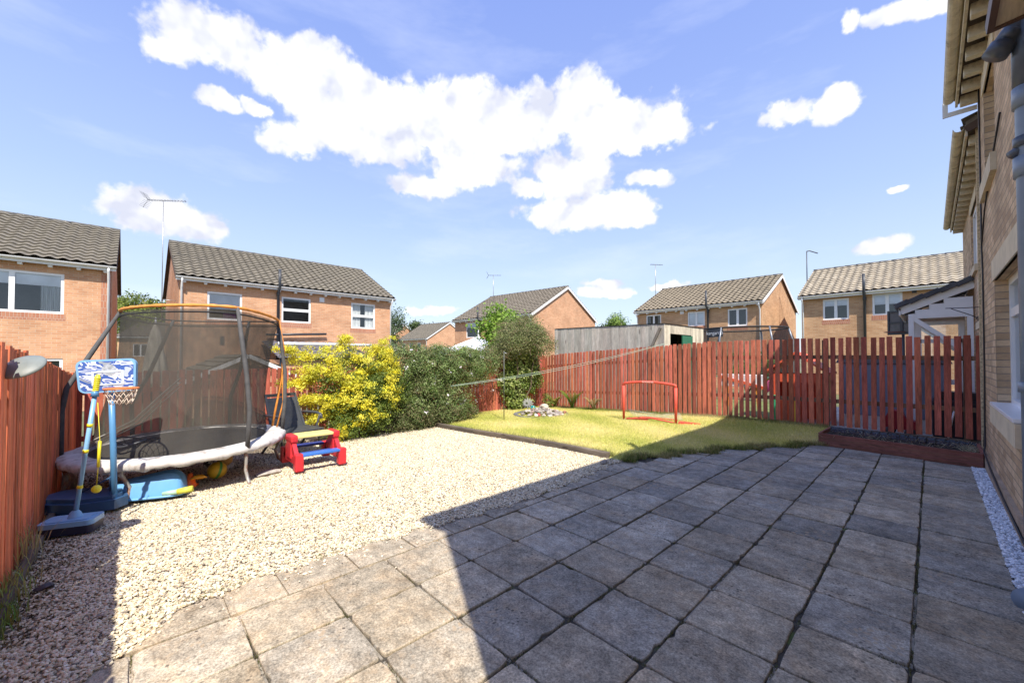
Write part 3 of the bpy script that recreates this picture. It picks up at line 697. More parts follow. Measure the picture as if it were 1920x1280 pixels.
g1 = grass('lawn_grass', 330000, samp_lawn, .018, .045, .006, [(.36, .43, .09), (.52, .55, .13), (.68, .66, .20), (.80, .73, .31), (.84, .75, .40)], 5)
tag(g1, 'short sun-bleached mown grass of the lawn', 'grass', kind='stuff')
def samp_edge(n, rg):
    a = rg.uniform(0, 1, n); k1 = a < .35
    y = rg.uniform(5.0, 8.4, n); x = lawn_xmax(y) + wob(y) * .8 + rg.normal(0, .04, n)
    x2 = rg.uniform(-8.5, -1.3, n); y2 = Y_R - .05 - np.abs(rg.normal(0, .10, n))
    x3 = rg.uniform(-8.4, -3.2, n); y3 = 5.07 + np.abs(rg.normal(0, .04, n))
    x = np.where(k1, x, np.where(a < .8, x2, x3)); y = np.where(k1, y, np.where(a < .8, y2, y3)); return x, y
g2 = grass('long_grass', 22000, samp_edge, .03, .09, .007, [(.10, .16, .03), (.16, .22, .04), (.34, .30, .12), (.45, .38, .2)], 8, lean=.7)
tag(g2, 'longer straggly grass along the fence foot and the lawn edge', 'grass', kind='stuff')

# patio slabs
def warp_(T, vec):
    sc2 = T.v('SCALE', T.n('ShaderNodeTexNoise', {'Vector': vec, 'Scale': 18., 'Detail': 4.}).outputs['Color']); sc2.inputs['Scale'].default_value = .06
    return sc2.outputs[0]
def slab_mat():
    m = bpy.data.materials.new('patio_slab'); m.use_nodes = True; t = m.node_tree; t.nodes.clear(); T = NT(t)
    vec = T.n('ShaderNodeTexCoord').outputs['Object']
    at = T.n('ShaderNodeAttribute', attribute_name='Col').outputs['Color']
    n1 = T.noise(vec, 2.6, 9, .72); n2 = T.noise(vec, 85, 3, .8); n3 = T.noise(vec, 13, 8, .78)
    def mr(v, a, b): return T.n('ShaderNodeMapRange', {'Value': v, 'From Min': .36, 'From Max': .64, 'To Min': a, 'To Max': b}).outputs[0]
    k = T.m('MULTIPLY', T.m('MULTIPLY', mr(n1, .70, 1.30), mr(n2, .62, 1.38)), mr(n3, .68, 1.32))
    c = T.mix(1.0, at, T.n('ShaderNodeCombineXYZ', {0: k, 1: k, 2: k}).outputs[0], 'MULTIPLY')
    wf = T.n('ShaderNodeMapRange', {'Value': T.noise(T.v('ADD', vec, (4, 1, 8)).outputs[0], 5, 7, .7), 'From Min': .45, 'From Max': .7, 'To Max': .55}).outputs[0]
    c = T.mix(wf, c, T.mix(1.0, c, (1.25, 1.02, .78), 'MULTIPLY'))
    # worn orange-tan patches
    vo = T.n('ShaderNodeTexVoronoi', {'Vector': T.v('ADD', vec, warp_(T, vec)).outputs[0], 'Scale': 24.0}, feature='F1')
    vo2 = T.n('ShaderNodeMapRange', {'Value': vo.outputs[0], 'From Min': .30, 'From Max': .42, 'To Min': 1, 'To Max': 0}).outputs[0]
    zone = T.n('ShaderNodeMapRange', {'Value': T.noise(vec, 2.4, 4, .6), 'From Min': .52, 'From Max': .64}).outputs[0]
    c = T.mix(T.m('MULTIPLY', T.m('MULTIPLY', vo2, zone), .75), c, (.42, .32, .21))
    # dark lichen spots
    vd = T.n('ShaderNodeTexVoronoi', {'Vector': vec, 'Scale': 26.0, 'Randomness': 1.0}, feature='F1')
    sp_ = T.n('ShaderNodeMapRange', {'Value': vd.outputs[0], 'From Min': .16, 'From Max': .26, 'To Min': 1, 'To Max': 0}).outputs[0]
    zone2 = T.n('ShaderNodeMapRange', {'Value': T.noise(T.v('ADD', vec, (7, 3, 1)).outputs[0], 2.0, 4, .6), 'From Min': .50, 'From Max': .62}).outputs[0]
    c = T.mix(T.m('MULTIPLY', T.m('MULTIPLY', sp_, zone2), .85), c, (.07, .06, .05))
    # pale scuffs
    sf = T.n('ShaderNodeMapRange', {'Value': T.noise(T.v('ADD', vec, (2, 9, 4)).outputs[0], 7, 8, .75), 'From Min': .62, 'From Max': .72, 'To Max': .6}).outputs[0]
    c = T.mix(sf, c, (.5, .5, .47))
    p = T.n('ShaderNodeBsdfPrincipled', {'Base Color': c, 'Roughness': .92, 'Specular IOR Level': .25})
    b = T.n('ShaderNodeBump', {'Height': T.m('ADD', T.m('MULTIPLY', n2, .5), n3), 'Strength': .55, 'Distance': .006}); t.links.new(b.outputs[0], p.inputs['Normal'])
    T.n('ShaderNodeOutputMaterial', {0: p.outputs[0]}); return m
def slab_piece(mb, M, hx, hy, rs, n=9):
    pts = []; cor = [(-hx, -hy), (hx, -hy), (hx, hy), (-hx, hy)]
    for k in range(4):
        a, b = cor[k], cor[(k + 1) % 4]
        for i in range(n):
            u = i / n; j = rs.uniform(0, .0035) + (rs.uniform(.003, .012) if i == 0 else 0) + (rs.uniform(.0, .018) if rs.random() < .05 else 0)
            x, y = a[0] + (b[0] - a[0]) * u, a[1] + (b[1] - a[1]) * u
            pts.append((x * (1 - j / hx), y * (1 - j / hy)))
    N_ = len(pts); vs = []
    for sc3, z in ((1.0, -.03), (1.0, .0135), (.992, .0185), (.978, .02)):
        for x, y in pts: vs.append(M @ Vector((x * sc3, y * sc3, z + (rs.uniform(-.0006, .0006) if z > .018 else 0))))
    mb.add(vs, [(r_*N_+i, r_*N_+(i+1) % N_, (r_+1)*N_+(i+1) % N_, (r_+1)*N_+i) for r_ in range(3) for i in range(N_)] + [tuple(3*N_ + i for i in range(N_))])
pm_ = MB(); pm_.col = (.3, .28, .25)
rs = random.Random(11); PT = .443; mort = MB()
for i in range(8):                       # columns away from the wall
    x1 = .36 - PT * i; x0 = x1 - PT
    if i == 7: continue
    for j in range(-9, 17):
        y0 = 1.79 + PT * j; y1 = y0 + PT
        xa, xb = x0, x1
        if i == 6: xa = x0
        if y0 > 8.15 and x1 > -1.3: continue
        cxm = (xa + xb) / 2
        if y0 > 4.7 and xa < lawn_xmax((y0 + y1) / 2) - .35: continue
        g = rs.uniform(.003, .008); g2_ = rs.uniform(.0025, .007); dz = rs.uniform(-.004, .004)
        warm = max(0, min(1, .55 - (y0 - 1.0) * .09 + rs.uniform(-.3, .3))); v = rs.uniform(.80, 1.18)  # tint carries sun and shade: tan near, greyer into the house shadow
        pm_.col = tuple(v * (a * warm + b * (1 - warm)) for a, b in zip((.43, .355, .245), (.285, .270, .235)))
        M = Matrix.Translation(((xa + xb) / 2, (y0 + y1) / 2, -.02 + dz)) @ Matrix.Rotation(rs.uniform(-.006, .006), 4, 'Z') @ Matrix.Rotation(rs.uniform(-.006, .006), 4, 'X')
        slab_piece(pm_, M, (xb - xa) / 2 - g, PT / 2 - g2_, rs)
        if rs.random() < .42: mort.box((x0 + .01, y1 - .006, -.03), (x1 - .01, y1 + .006, -.010 + rs.uniform(-.003, .001)))
        if rs.random() < .3: mort.box((x0 - .006, y0 + .01, -.03), (x0 + .006, y1 - .01, -.010 + rs.uniform(-.003, .001)))
# cut strip of smaller slabs along the gravel
y = -1.2
while y < 4.75:
    L = rs.choice((.3, .44, .44, .36)); g = .006
    wdt = .22 + .10 * math.sin(y * 1.3 + .6) + rs.uniform(-.05, .05)
    warm = max(0, min(1, .6 - (y - 1) * .1)); v = rs.uniform(.8, 1.15)  # cut strip shares the sun-to-shade tint of the full slabs
    pm_.col = tuple(v * (a * warm + b * (1 - warm)) for a, b in zip((.43, .355, .245), (.285, .270, .235)))
    xe = -2.741
    poly = [(xe - .006, y + g), (xe - .006, y + L - g), (xe - wdt, y + L - g + rs.uniform(-.03, .0)), (xe - wdt - .03, y + L * .5), (xe - wdt + rs.uniform(-.02, .02), y + g)]
    pm_.prism(poly, -.035, rs.uniform(-.002, .004), axis=2)
    y += L
pat = pm_.build('patio', slab_mat()); pat['kind'] = 'structure'
mj = mort.build('patio_mortar', mat('mortar', (.27, .24, .19), .95, .35, 20, .5, 60)); mj['kind'] = 'structure'

# gravel stones
def stones(name, x, y, z, size, cols, seed, label):
    rg = np.random.default_rng(seed); n = len(x)
    ph = (1 + 5 ** .5) / 2
    ico = np.array([(-1, ph, 0), (1, ph, 0), (-1, -ph, 0), (1, -ph, 0), (0, -1, ph), (0, 1, ph), (0, -1, -ph), (0, 1, -ph), (ph, 0, -1), (ph, 0, 1), (-ph, 0, -1), (-ph, 0, 1)]) / math.sqrt(1 + ph * ph)
    fc = np.array([(0,11,5),(0,5,1),(0,1,7),(0,7,10),(0,10,11),(1,5,9),(5,11,4),(11,10,2),(10,7,6),(7,1,8),(3,9,4),(3,4,2),(3,2,6),(3,6,8),(3,8,9),(4,9,5),(2,4,11),(6,2,10),(8,6,7),(9,8,1)])
    s = size * rg.uniform(.6, 1.35, (n, 1)) * np.stack([rg.uniform(.9, 1.4, n), rg.uniform(.65, 1.0, n), rg.uniform(.4, .75, n)], 1)
    V = ico[None] * rg.uniform(.78, 1.2, (n, 12, 1)) * s[:, None, :]
    a, b = rg.uniform(0, 2*np.pi, n), rg.normal(0, .45, n)
    ca, sa, cb_, sb_ = np.cos(a), np.sin(a), np.cos(b), np.sin(b)
    Rm = np.zeros((n, 3, 3)); Rm[:, 0, 0] = ca * cb_; Rm[:, 0, 1] = -sa; Rm[:, 0, 2] = ca * sb_; Rm[:, 1, 0] = sa * cb_; Rm[:, 1, 1] = ca; Rm[:, 1, 2] = sa * sb_; Rm[:, 2, 0] = -sb_; Rm[:, 2, 2] = cb_
    V = np.einsum('nij,nkj->nki', Rm, V) + np.stack([x, y, z + rg.uniform(-.004, .008, n)], 1)[:, None, :]
    cols = np.array(cols); c = cols[rg.integers(0, len(cols), n)] * rg.uniform(.8, 1.15, (n, 1))
    o = np_mesh(name, V.reshape(-1, 3), (fc[None] + 12 * np.arange(n)[:, None, None]).reshape(-1, 3), np.repeat(c, 12, 0), mat('pebble', rough=.85, attr=True, var=.12, nscale=150, spec=.3))
    tag(o, label, 'gravel', kind='stuff'); return o
rg = np.random.default_rng(21)
N = 235000
x = -8.6 + 5.95 * rg.uniform(0, 1, N) ** .85; y = rg.uniform(-.62, 5.0, N)
near_ = 1 - sstep(-.25, .35, y)
k = x < -2.98 + .42 * near_ + .10 * np.sin(y * 1.3 + 3.74) + .03 * np.sin(y * 17) + np.abs(rg.normal(0, .02, N)) ; x, y = x[k], y[k]
stones('gravel', x, y, base_h(x) - .004 + .010 * (x > -3.05), .0088, [(.70, .61, .43), (.66, .57, .40), (.75, .68, .51), (.63, .54, .37), (.68, .59, .42), (.71, .63, .46), (.73, .65, .49), (.54, .46, .33), (.58, .45, .29), (.74, .69, .57), (.26, .22, .18)], 4, 'pale cream gravel covering the left half of the garden')
N = 230; x = -3.0 + np.abs(rg.normal(0, .13, N)); y = rg.uniform(-1, 4.9, N)
stones('stray_gravel', x, y, x * 0 + .004, .009, [(.74, .66, .52), (.68, .58, .44), (.5, .42, .32)], 5, 'stray pebbles spilled on the edge slabs')
N = 7500; x = rg.uniform(.355, .475, N); y = rg.uniform(1.5, 8.1, N)
stones('white_gravel', x, y, x * 0 - .002, .0115, [(.72, .76, .82), (.62, .66, .72), (.82, .84, .88), (.42, .46, .52)], 6, 'white gravel strip between the slabs and the brick house wall')

def tufts(name, x, y, z, h, cols, seed, label, w=.004):
    rg = np.random.default_rng(seed); n = len(x); a = rg.uniform(0, 6.28, n); b = rg.uniform(0, 6.28, n); hh = rg.uniform(.3, 1, n) * h; ln = rg.uniform(0, 1.2, n) * hh
    dx, dy = np.cos(a) * w / 2, np.sin(a) * w / 2
    V = np.stack([np.stack([x - dx, y - dy, z], 1), np.stack([x + dx, y + dy, z], 1), np.stack([x + np.cos(b) * ln, y + np.sin(b) * ln, z + hh], 1)], 1).reshape(-1, 3)
    c = np.array(cols)[rg.integers(0, len(cols), n)] * rg.uniform(.7, 1.3, (n, 1))
    return tag(np_mesh(name, V, np.arange(3 * n).reshape(-1, 3), np.repeat(c, 3, 0), mat('grass_blade', rough=.7, attr=True, var=.05, transl=.3, spec=.2)), label, 'moss', kind='stuff')
rg = np.random.default_rng(77); xs_a, ys_a = [], []
for q_ in range(520):
    if rg.random() < .5: jx = .36 - PT * rg.integers(1, 8); jy = rg.uniform(-.5, 8); dxy = (0, 1)
    else: jy = 1.79 + PT * rg.integers(-5, 14); jx = rg.uniform(-2.8, .3); dxy = (1, 0)
    k_ = int(rg.integers(6, 60)); t_ = rg.normal(0, .045, k_); xs_a.append(jx + dxy[0] * t_ + rg.normal(0, .003, k_)); ys_a.append(jy + dxy[1] * t_ + rg.normal(0, .003, k_))
xa_, ya_ = np.concatenate(xs_a), np.concatenate(ys_a)
tufts('joint_moss', xa_, ya_, xa_ * 0 - .012, .019, [(.10, .11, .03), (.16, .17, .05), (.12, .09, .05), (.22, .20, .09), (.07, .06, .04)], 78, 'moss and dry debris in the joints of the patio slabs')
ye_ = rg.uniform(-.5, 4.8, 2600); xe_ = -3.0 + .10 * np.sin(ye_ * 1.3 + 3.74) + rg.normal(0, .025, 2600); k_ = np.sin(ye_ * 6.1) + np.sin(ye_ * 2.3) > .5
tufts('edge_moss', xe_[k_], ye_[k_], xe_[k_] * 0 + .0, .022, [(.16, .20, .04), (.26, .27, .08), (.2, .16, .08)], 79, 'moss along the ragged edge between slabs and gravel')
N = 5200; u_ = rg.uniform(0, 1, N); xl_ = np.where(u_ < .5, rg.uniform(-8.4, -3.2, N), rg.normal(-7.3, .8, N)); yl_ = np.where(u_ < .5, Y_L + .1 + np.abs(rg.normal(0, .14, N)), rg.normal(.7, .9, N)); k_ = (yl_ > Y_L + .05) & (xl_ > X_B) & (xl_ < -5.6 + 9 * (u_ < .5))
tufts('leaf_litter', xl_[k_], yl_[k_], base_h(xl_[k_]) + .004, .016, [(.10, .07, .04), (.16, .11, .06), (.06, .05, .035), (.22, .17, .09)], 80, 'brown leaf litter on the gravel along the fence and under the trampoline', w=.022)

# ------------------------------------------------------------------ fences
def wood(name, col, var=.3, dirt=None, rough=.75, st=(1, 1, .12)):
    return mat(name, col, rough, var, 7, .5, 40, attr=True, stretch=st, dirt=dirt, spec=.25)
FW = wood('red_stained_wood', (1, 1, 1), .30, dirt=((.20, .075, .05), .58, .72, 11))
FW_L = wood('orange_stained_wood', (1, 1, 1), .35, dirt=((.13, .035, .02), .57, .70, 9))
RAW = wood('raw_timber', (1, 1, 1), .3)
def fence(name, label, p0, p1, top, bot, pitch, wid, col, mt, side, rails=(.28, .78), post_every=1.8, back=None, jit=.012, thick=.018, colvar=.24, group='garden fences', double=False):
    """vertical boards from p0 to p1; top/bot are functions of arc length; side = normal towards our garden"""
    o = empty(name, (p0[0], p0[1], 0)); tag(o, label, 'fence', group)
    d = Vector((p1[0] - p0[0], p1[1] - p0[1], 0)); L = d.length; d.normalize(); nrm_ = Vector((side[0], side[1], 0)); rs = random.Random(hash(label) % 1000 if False else len(label))
    m = MB(); m.col = col; s_ = 0.
    while s_ < L:
        v = rs.uniform(1 - colvar, 1 + colvar); hsh = rs.uniform(-.03, .03)
        m.col = (col[0] * v, max(0, col[1] * v * (1 + hsh * 3)), max(0, col[2] * v * (1 - hsh * 3)))
        wv = wid * rs.uniform(.92, 1.06); c = d * (s_ + pitch / 2) + nrm_ * (.028 + rs.uniform(0, .004))
        M = Matrix(((d.x, nrm_.x, 0, c.x), (d.y, nrm_.y, 0, c.y), (0, 0, 1, 0), (0, 0, 0, 1))) @ Matrix.Rotation(rs.uniform(-jit, jit) * .5, 4, 'Y')
        m.box((-wv / 2, -thick/2, bot(s_) + rs.uniform(-.02, .02)), (wv / 2, thick/2, top(s_) + rs.uniform(-.012, .012)), M, bevel=.003)
        if double:
            c2 = d * (s_ + pitch) - nrm_ * .03; M2 = Matrix.Translation(c2) @ Matrix(((d.x, nrm_.x, 0, 0), (d.y, nrm_.y, 0, 0), (0, 0, 1, 0), (0, 0, 0, 1)))
            if double is True or double(s_):
                cc = m.col; m.col = (.42, .30, .20); m.box((-wid * .4, -thick/2, bot(s_)), (wid * .4, thick/2, top(s_) - .03), M2); m.col = cc
        s_ += pitch * rs.uniform(.97, 1.03)
    m.build('boards', mt, o)
    n = max(1, int(L / .9))
    for f in rails:
        r_ = MB(); r_.col = back or col
        pts = [(d * (L * i / n)) + Vector((0, 0, bot(L*i/n) + (top(L*i/n) - bot(L*i/n)) * f)) for i in range(n + 1)]
        for a, b in zip(pts[:-1], pts[1:]): r_.beam(a, b, .036, .075)
        r_.build('rail', RAW if back else mt, o)
    k = 0
    while k * post_every <= L + .01:
        c = d * min(k * post_every, L) - nrm_ * .075; z1 = top(min(k * post_every, L)) - .04; r_ = MB(); r_.col = back or col
        r_.box((c.x - .045, c.y - .045, bot(min(k*post_every, L)) - .12), (c.x + .045, c.y + .045, z1)); r_.build('post', RAW if back else mt, o); k += 1
    return o
# right fence: top line read along the fence
RT = [(1020, 667), (1080, 660), (1190, 652), (1318, 641), (1446, 637), (1555, 633), (1700, 631), (1840, 629)]
rx = [on_y(a, b, Y_R) for a, b in RT]; rxx = [p[0] for p in rx]; rzz = [p[1] for p in rx]
def r_top(s_): return float(np.interp(-8.6 + s_, rxx, rzz))
def r_bot(s_): return float(lawn_h(-8.6 + s_, Y_R)) + .03
XS = on_y(1330, 650, Y_R)[0] + 8.6
fr = fence('wooden_fence', 'long red slatted fence along the far right side behind the lawn, goal and planter', (-8.6, Y_R), (.55, Y_R), r_top, r_bot, .112, .078, (.46, .135, .085), FW, (0, -1),
           back=(.22, .14, .09), double=lambda s: s < XS)
# back fence, low part behind the gravel and taller part behind the lawn
fence('wooden_fence', 'lower red fence behind the trampoline and the yellow bush', (X_B, Y_L), (X_B, 5.3), lambda s: 1.235 + .004 * s, lambda s: -.12, .105, .086, (.42, .115, .072), FW, (1, 0), post_every=1.75)
fence('wooden_fence', 'taller red fence behind the green hedge, meeting the long fence at the ivy', (X_B, 5.32), (X_B, Y_R - .06), lambda s: 1.50 + .01 * math.sin(s * 3), lambda s: -.1, .105, .088, (.40, .115, .075), FW, (1, 0), post_every=1.75)
# left fence
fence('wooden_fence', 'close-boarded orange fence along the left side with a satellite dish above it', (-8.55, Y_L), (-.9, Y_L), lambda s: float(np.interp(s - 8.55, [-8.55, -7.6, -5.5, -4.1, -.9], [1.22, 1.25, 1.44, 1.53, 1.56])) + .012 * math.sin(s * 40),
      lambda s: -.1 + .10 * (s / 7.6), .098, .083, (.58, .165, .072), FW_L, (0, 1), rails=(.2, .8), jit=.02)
kb = MB(); kb.col = (.16, .13, .10)
kb.beam((-8.4, Y_L + .09, -.07), (-2.6, Y_L + .09, .02), .05, .10, bevel=.012)
tag(kb.build('kerb_board', wood('raw_board', (1, 1, 1), .4, st=(.15, 1, 1))), 'weathered timber kerb board at the foot of the left fence', 'edging')
# corner cap panel where left and back fence meet
tp = MB(); tp.col = (.42, .10, .05)
for i in range(5): tp.box((-8.52, -.47, 1.06 + i * .05), (-8.50, -.28, 1.10 + i * .05))
tag(tp.build('slatted_panel', FW), 'small slatted red panel at the far corner of the left fence', 'panel')

# timber edging between gravel and lawn
eg = empty('timber_edging', (0, 5.0, 0)); tag(eg, 'weathered dark timber edging between the gravel and the lawn', 'edging')
xs = [-8.1, -6.3, -4.65, -3.22]
for a, b in zip(xs[:-1], xs[1:]):
    e_ = MB(); e_.col = random.choice([(.17, .135, .10), (.14, .115, .09), (.19, .15, .12)])
    e_.beam((a + .01, random.uniform(-.02, .02), float(base_h(a)) + .035), (b - .01, random.uniform(-.02, .02), float(base_h(b)) + .035), .085, .10, bevel=.015)
    e_.build('sleeper', wood('old_sleeper', (1, 1, 1), .4, rough=.95, st=(.15, 1, 1)), eg)
def rock(mb, c, s, seed):
    rg = np.random.default_rng(seed)
    import bmesh
    bm = bmesh.new(); bmesh.ops.create_icosphere(bm, subdivisions=2, radius=1)
    dirs = [Vector(rg.normal(size=3)).normalized() for _ in range(9)]; offs = rg.uniform(.55, .9, 9)
    for v in bm.verts:
        for d_, o_ in zip(dirs, offs):
            t_ = v.co.dot(d_)
            if t_ > o_: v.co -= d_ * (t_ - o_)
        v.co *= 1 + rg.normal(0, .03)
    bm.verts.index_update(); a = rg.uniform(0, 6.28); Rm = Matrix.Rotation(a, 3, 'Z')
    vs = [Vector(c) + Rm @ Vector((v.co.x * s[0], v.co.y * s[1], v.co.z * s[2])) for v in bm.verts]; fs = [tuple(v.index for v in f.verts) for f in bm.faces]; bm.free()
    mb.add(vs, fs)
ROCK = mat('rock', (.30, .27, .23), .9, .3, 20, .6, 60); ROCKL = mat('pale_rock', (.46, .43, .38), .9, .3, 18, .6, 60)
for i, (x, y, s, mt_, lb) in enumerate([(-8.0, 4.93, (.16, .12, .08), ROCK, 'grey block stone at the hedge end of the timber edging'),
                             (*gp(503, 880, 0), (.20, .12, .04), ROCKL, 'flat pale stone under the right edge of the trampoline'), (*gp(420, 868, -.05), (.25, .14, .05), ROCKL, 'flat stone in the shade beneath the trampoline'),
                             (*gp(128, 905, -.02), (.10, .10, .17), ROCKL, 'upright pale stone between the left fence and the trampoline'), (*gp(165, 925, -.02), (.11, .09, .06), ROCK, 'dark stone behind the basketball stand base'),
                             (*gp(92, 1098, 0), (.055, .045, .022), mat('slate_rock', (.05, .052, .06), .6, .2, 20), 'black slate fragment lying on the shaded gravel'),
                             (*gp(1133, 868, 0), (.07, .06, .04), ROCK, 'small dark stone at the patio end of the timber edging')]):
    m_ = MB(); rock(m_, (x, y, float(base_h(x)) + s[2] * .45), s, 30 + i); tag(m_.build('rock', mt_), lb, 'rock')

# ------------------------------------------------------------------ planter
pl = empty('planter', (0, 0, 0)); tag(pl, 'low dark red decking planter filled with soil at the foot of the right fence', 'planter')
DECK = wood('maroon_decking', (1, 1, 1), .3, dirt=((.12, .06, .045), .55, .7, 14), st=(.15, 1, 1))
pa = [(-1.30, 8.33), (.46, 8.08), (.46, 9.0), (-1.27, 9.2)]
def board_side(a, b, h0, h1, thick):
    m = MB(); m.col = (.27, .11, .085)
    n = 7
    m.beam((a[0], a[1], (h0 + h1) / 2), (b[0], b[1], (h0 + h1) / 2), thick, h1 - h0)
    d = Vector((b[0] - a[0], b[1] - a[1])).normalized(); nn = Vector((d.y, -d.x))
    for lo, hi in ((h0, (h0 + h1) / 2 - .004), ((h0 + h1) / 2 + .004, h1)):
        for i in range(n):
            z = lo + (hi - lo) * (i + .5) / n; o_ = nn * (thick / 2 + .002); m.col = tuple(c * random.uniform(.85, 1.1) for c in (.30, .125, .095))
            m.beam((a[0] + o_.x, a[1] + o_.y, z), (b[0] + o_.x, b[1] + o_.y, z), .006, (hi - lo) / n * .6)
    return m
board_side(pa[0], pa[1], .0, .195, .028).build('front_board', DECK, pl)
board_side((pa[3][0], pa[3][1]), (pa[0][0], pa[0][1] + .02), .0, .195, .028).build('side_board', DECK, pl)
board_side((pa[1][0], pa[1][1] + .02), (pa[2][0], pa[2][1]), .0, .195, .028).build('side_board', DECK, pl)
board_side(pa[2], pa[3], .0, .195, .028).build('back_board', DECK, pl)
sl = MB(); nx = 60; ny = 16; vs = []
for j in range(ny + 1):
    for i in range(nx + 1):
        u, v = i / nx, j / ny
        x = (pa[0][0] + .03) * (1 - u) + (pa[1][0] - .03) * u; y = (pa[0][1] * (1 - u) + pa[1][1] * u + .03) * (1 - v) + (pa[3][1] * (1 - u) + pa[2][1] * u - .03) * v
        vs.append((x, y, .13 + .02 * math.sin(u * 23) * math.cos(v * 9) + random.uniform(-.012, .012)))
sl.add(vs, [(j*(nx+1)+i, j*(nx+1)+i+1, (j+1)*(nx+1)+i+1, (j+1)*(nx+1)+i) for j in range(ny) for i in range(nx)])
sl.build('soil', mat('dark_compost', (.035, .028, .022), .95, .5, 40, .8, 80, dirt=((.20, .16, .09), .62, .72, 30)), pl)
ln = MB(); vs = []; n = 70
for i in range(n + 1):
    u = i / n; x = pa[3][0] * (1 - u) + pa[2][0] * u; y = pa[3][1] * (1 - u) + pa[2][1] * u - .02
    k = .008 * math.sin(i * 1.7) + .006 * math.sin(i * 3.1)
    vs += [(x, y - .12 + k, .135), (x, y - .035 + k, .175 + k), (x, y - .015, .205 + k), (x, y + .03, .20)]
ln.add(vs, [(4*i+q, 4*i+4+q, 4*i+5+q, 4*i+1+q) for i in range(n) for q in range(3)]); ln.sm = True
ln.build('liner', mat('black_plastic_sheet', (.025, .027, .032), .25, .2, 10, .5, 25), pl)
tw = MB()
for i in range(240):
    u = random.random(); v = random.random() if u < .85 else random.uniform(.2, 1)
    if i > 130: u = random.uniform(.9, .99)
    x = pa[0][0] * (1 - u) + pa[1][0] * u; y = 8.2 + .85 * v; a = random.uniform(0, 6.28); L = random.uniform(.03, .12)
    tw.tube([(x, y, .15), (x + math.cos(a) * L, y + math.sin(a) * L, .16 + random.uniform(0, .06))], .0018, 3)
tag(tw.build('dry_stalks', mat('straw', (.45, .40, .26), .9, .3, 20), pl), None, kind='stuff')

# ------------------------------------------------------------------ foliage tools
LEAF = mat('leaf', rough=.5, attr=True, var=.12, nscale=6, transl=.35, spec=.35)
def leaves(name, blobs, n, size, cols, seed, parent=None, clump=.09, per=45, aspect=.45, shell=.55, up=.3, mt=None, kind=None, droop=0):
    """blobs: (cx,cy,cz,rx,ry,rz[,weight[,colour offset]]). Leaf-shaped quads gathered in clumps through the volume"""
    rg = np.random.default_rng(seed); B = np.array([list(b[:6]) + [b[6] if len(b) > 6 else b[3]*b[4]*b[5]] for b in blobs], float)
    nc = max(1, n // per); w_ = B[:, 6] / B[:, 6].sum(); bi = rg.choice(len(B), nc, p=w_)
    d = rg.normal(size=(nc, 3)); d /= np.linalg.norm(d, axis=1, keepdims=True); rad = rg.uniform(shell ** 3, 1.0, nc) ** (1 / 3.)
    rad *= 1 + .18 * np.sin(d[:, 0] * 5 + bi) * np.sin(d[:, 1] * 7) + rg.normal(0, .05, nc)
    cc = B[bi, :3] + d * rad[:, None] * B[bi, 3:6]
    ci = rg.integers(0, nc, n); p = cc[ci] + rg.normal(0, clump, (n, 3)) * np.array([1, 1, .7])
    out = (p - B[bi[ci], :3]) / B[bi[ci], 3:6]; out /= np.linalg.norm(out, axis=1, keepdims=True) + 1e-6
    nn = out * .7 + rg.normal(0, .55, (n, 3)) + np.array([0, 0, up]); nn /= np.linalg.norm(nn, axis=1, keepdims=True)
    t1 = np.cross(nn, rg.normal(size=(n, 3))); t1[:, 2] -= droop; t1 /= np.linalg.norm(t1, axis=1, keepdims=True); t2 = np.cross(nn, t1)
    s = size * rg.uniform(.6, 1.3, (n, 1))
    V = np.stack([p - t1 * s, p + t2 * s * aspect + nn * s * .12, p + t1 * s, p - t2 * s * aspect + nn * s * .12], 1)
    cols = np.array(cols); cidx = rg.integers(0, len(cols), nc); c = cols[cidx[ci]] * .6 + cols[rg.integers(0, len(cols), n)] * .4
    c = c * rg.uniform(.75, 1.25, (n, 1)) * (rg.uniform(.8, 1.2, nc)[ci])[:, None]
    o = np_mesh(name, V.reshape(-1, 3), np.arange(4 * n).reshape(-1, 4), np.repeat(c, 4, 0), mt or LEAF, kind, parent=parent)
    return o
BARK = mat('bark', (.13, .095, .065), .95, .4, 12, .8, 30)
def branches(name, base, targets, r0, seed, parent, m=BARK, wig=.12, n=5):
    rs = random.Random(seed); mb = MB()
    for tg in targets:
        a = Vector(base); b = Vector(tg); pts = []
        for i in range(n + 1):
            u = i / n; p = a.lerp(b, u) + Vector((rs.uniform(-wig, wig), rs.uniform(-wig, wig), rs.uniform(-wig, wig) * .5)) * math.sin(u * math.pi); pts.append(p)
        mb.tube(pts, [r0 * (1 - .8 * i / n) for i in range(n + 1)], 6)
    return mb.build(name, m, parent)
# yellow bush
yb = empty('yellow_bush', (-8.0, 3.16, -.1)); tag(yb, 'sprawling bright yellow shrub spilling over the red fence beside the picnic table', 'bush')
def L_(p): return p
Yc = [(.80, .70, .04), (.86, .78, .07), (.72, .64, .05), (.50, .52, .05), (.90, .84, .14)]
yl = [(.15, -.3, .95, .45, .75, .55), (.1, -.55, 1.45, .42, .6, .33), (.3, .1, .65, .45, .6, .5), (.05, .45, 1.5, .4, .6, .3), (.35, .45, .9, .4, .45, .45), (.35, -.1, 1.3, .3, .4, .3), (.2, .65, 1.25, .3, .3, .35, .03)]
leaves('foliage', yl, 26000, .021, Yc, 41, yb, clump=.05, per=75, shell=.8)
arms = [((.1, -.7, 1.55), (.25, -1.28, 1.70)), ((.1, -.7, 1.15), (.32, -1.22, 1.10)), ((.2, .4, 1.65), (.1, .85, 1.98)), ((.3, -.6, .55), (.42, -.95, .35)), ((.1, -.2, 1.7), (.1, -.1, 1.95)), ((.3, -.5, .8), (.45, -.98, .82)), ((.35, -.2, .4), (.5, -.35, .08))]
al = []
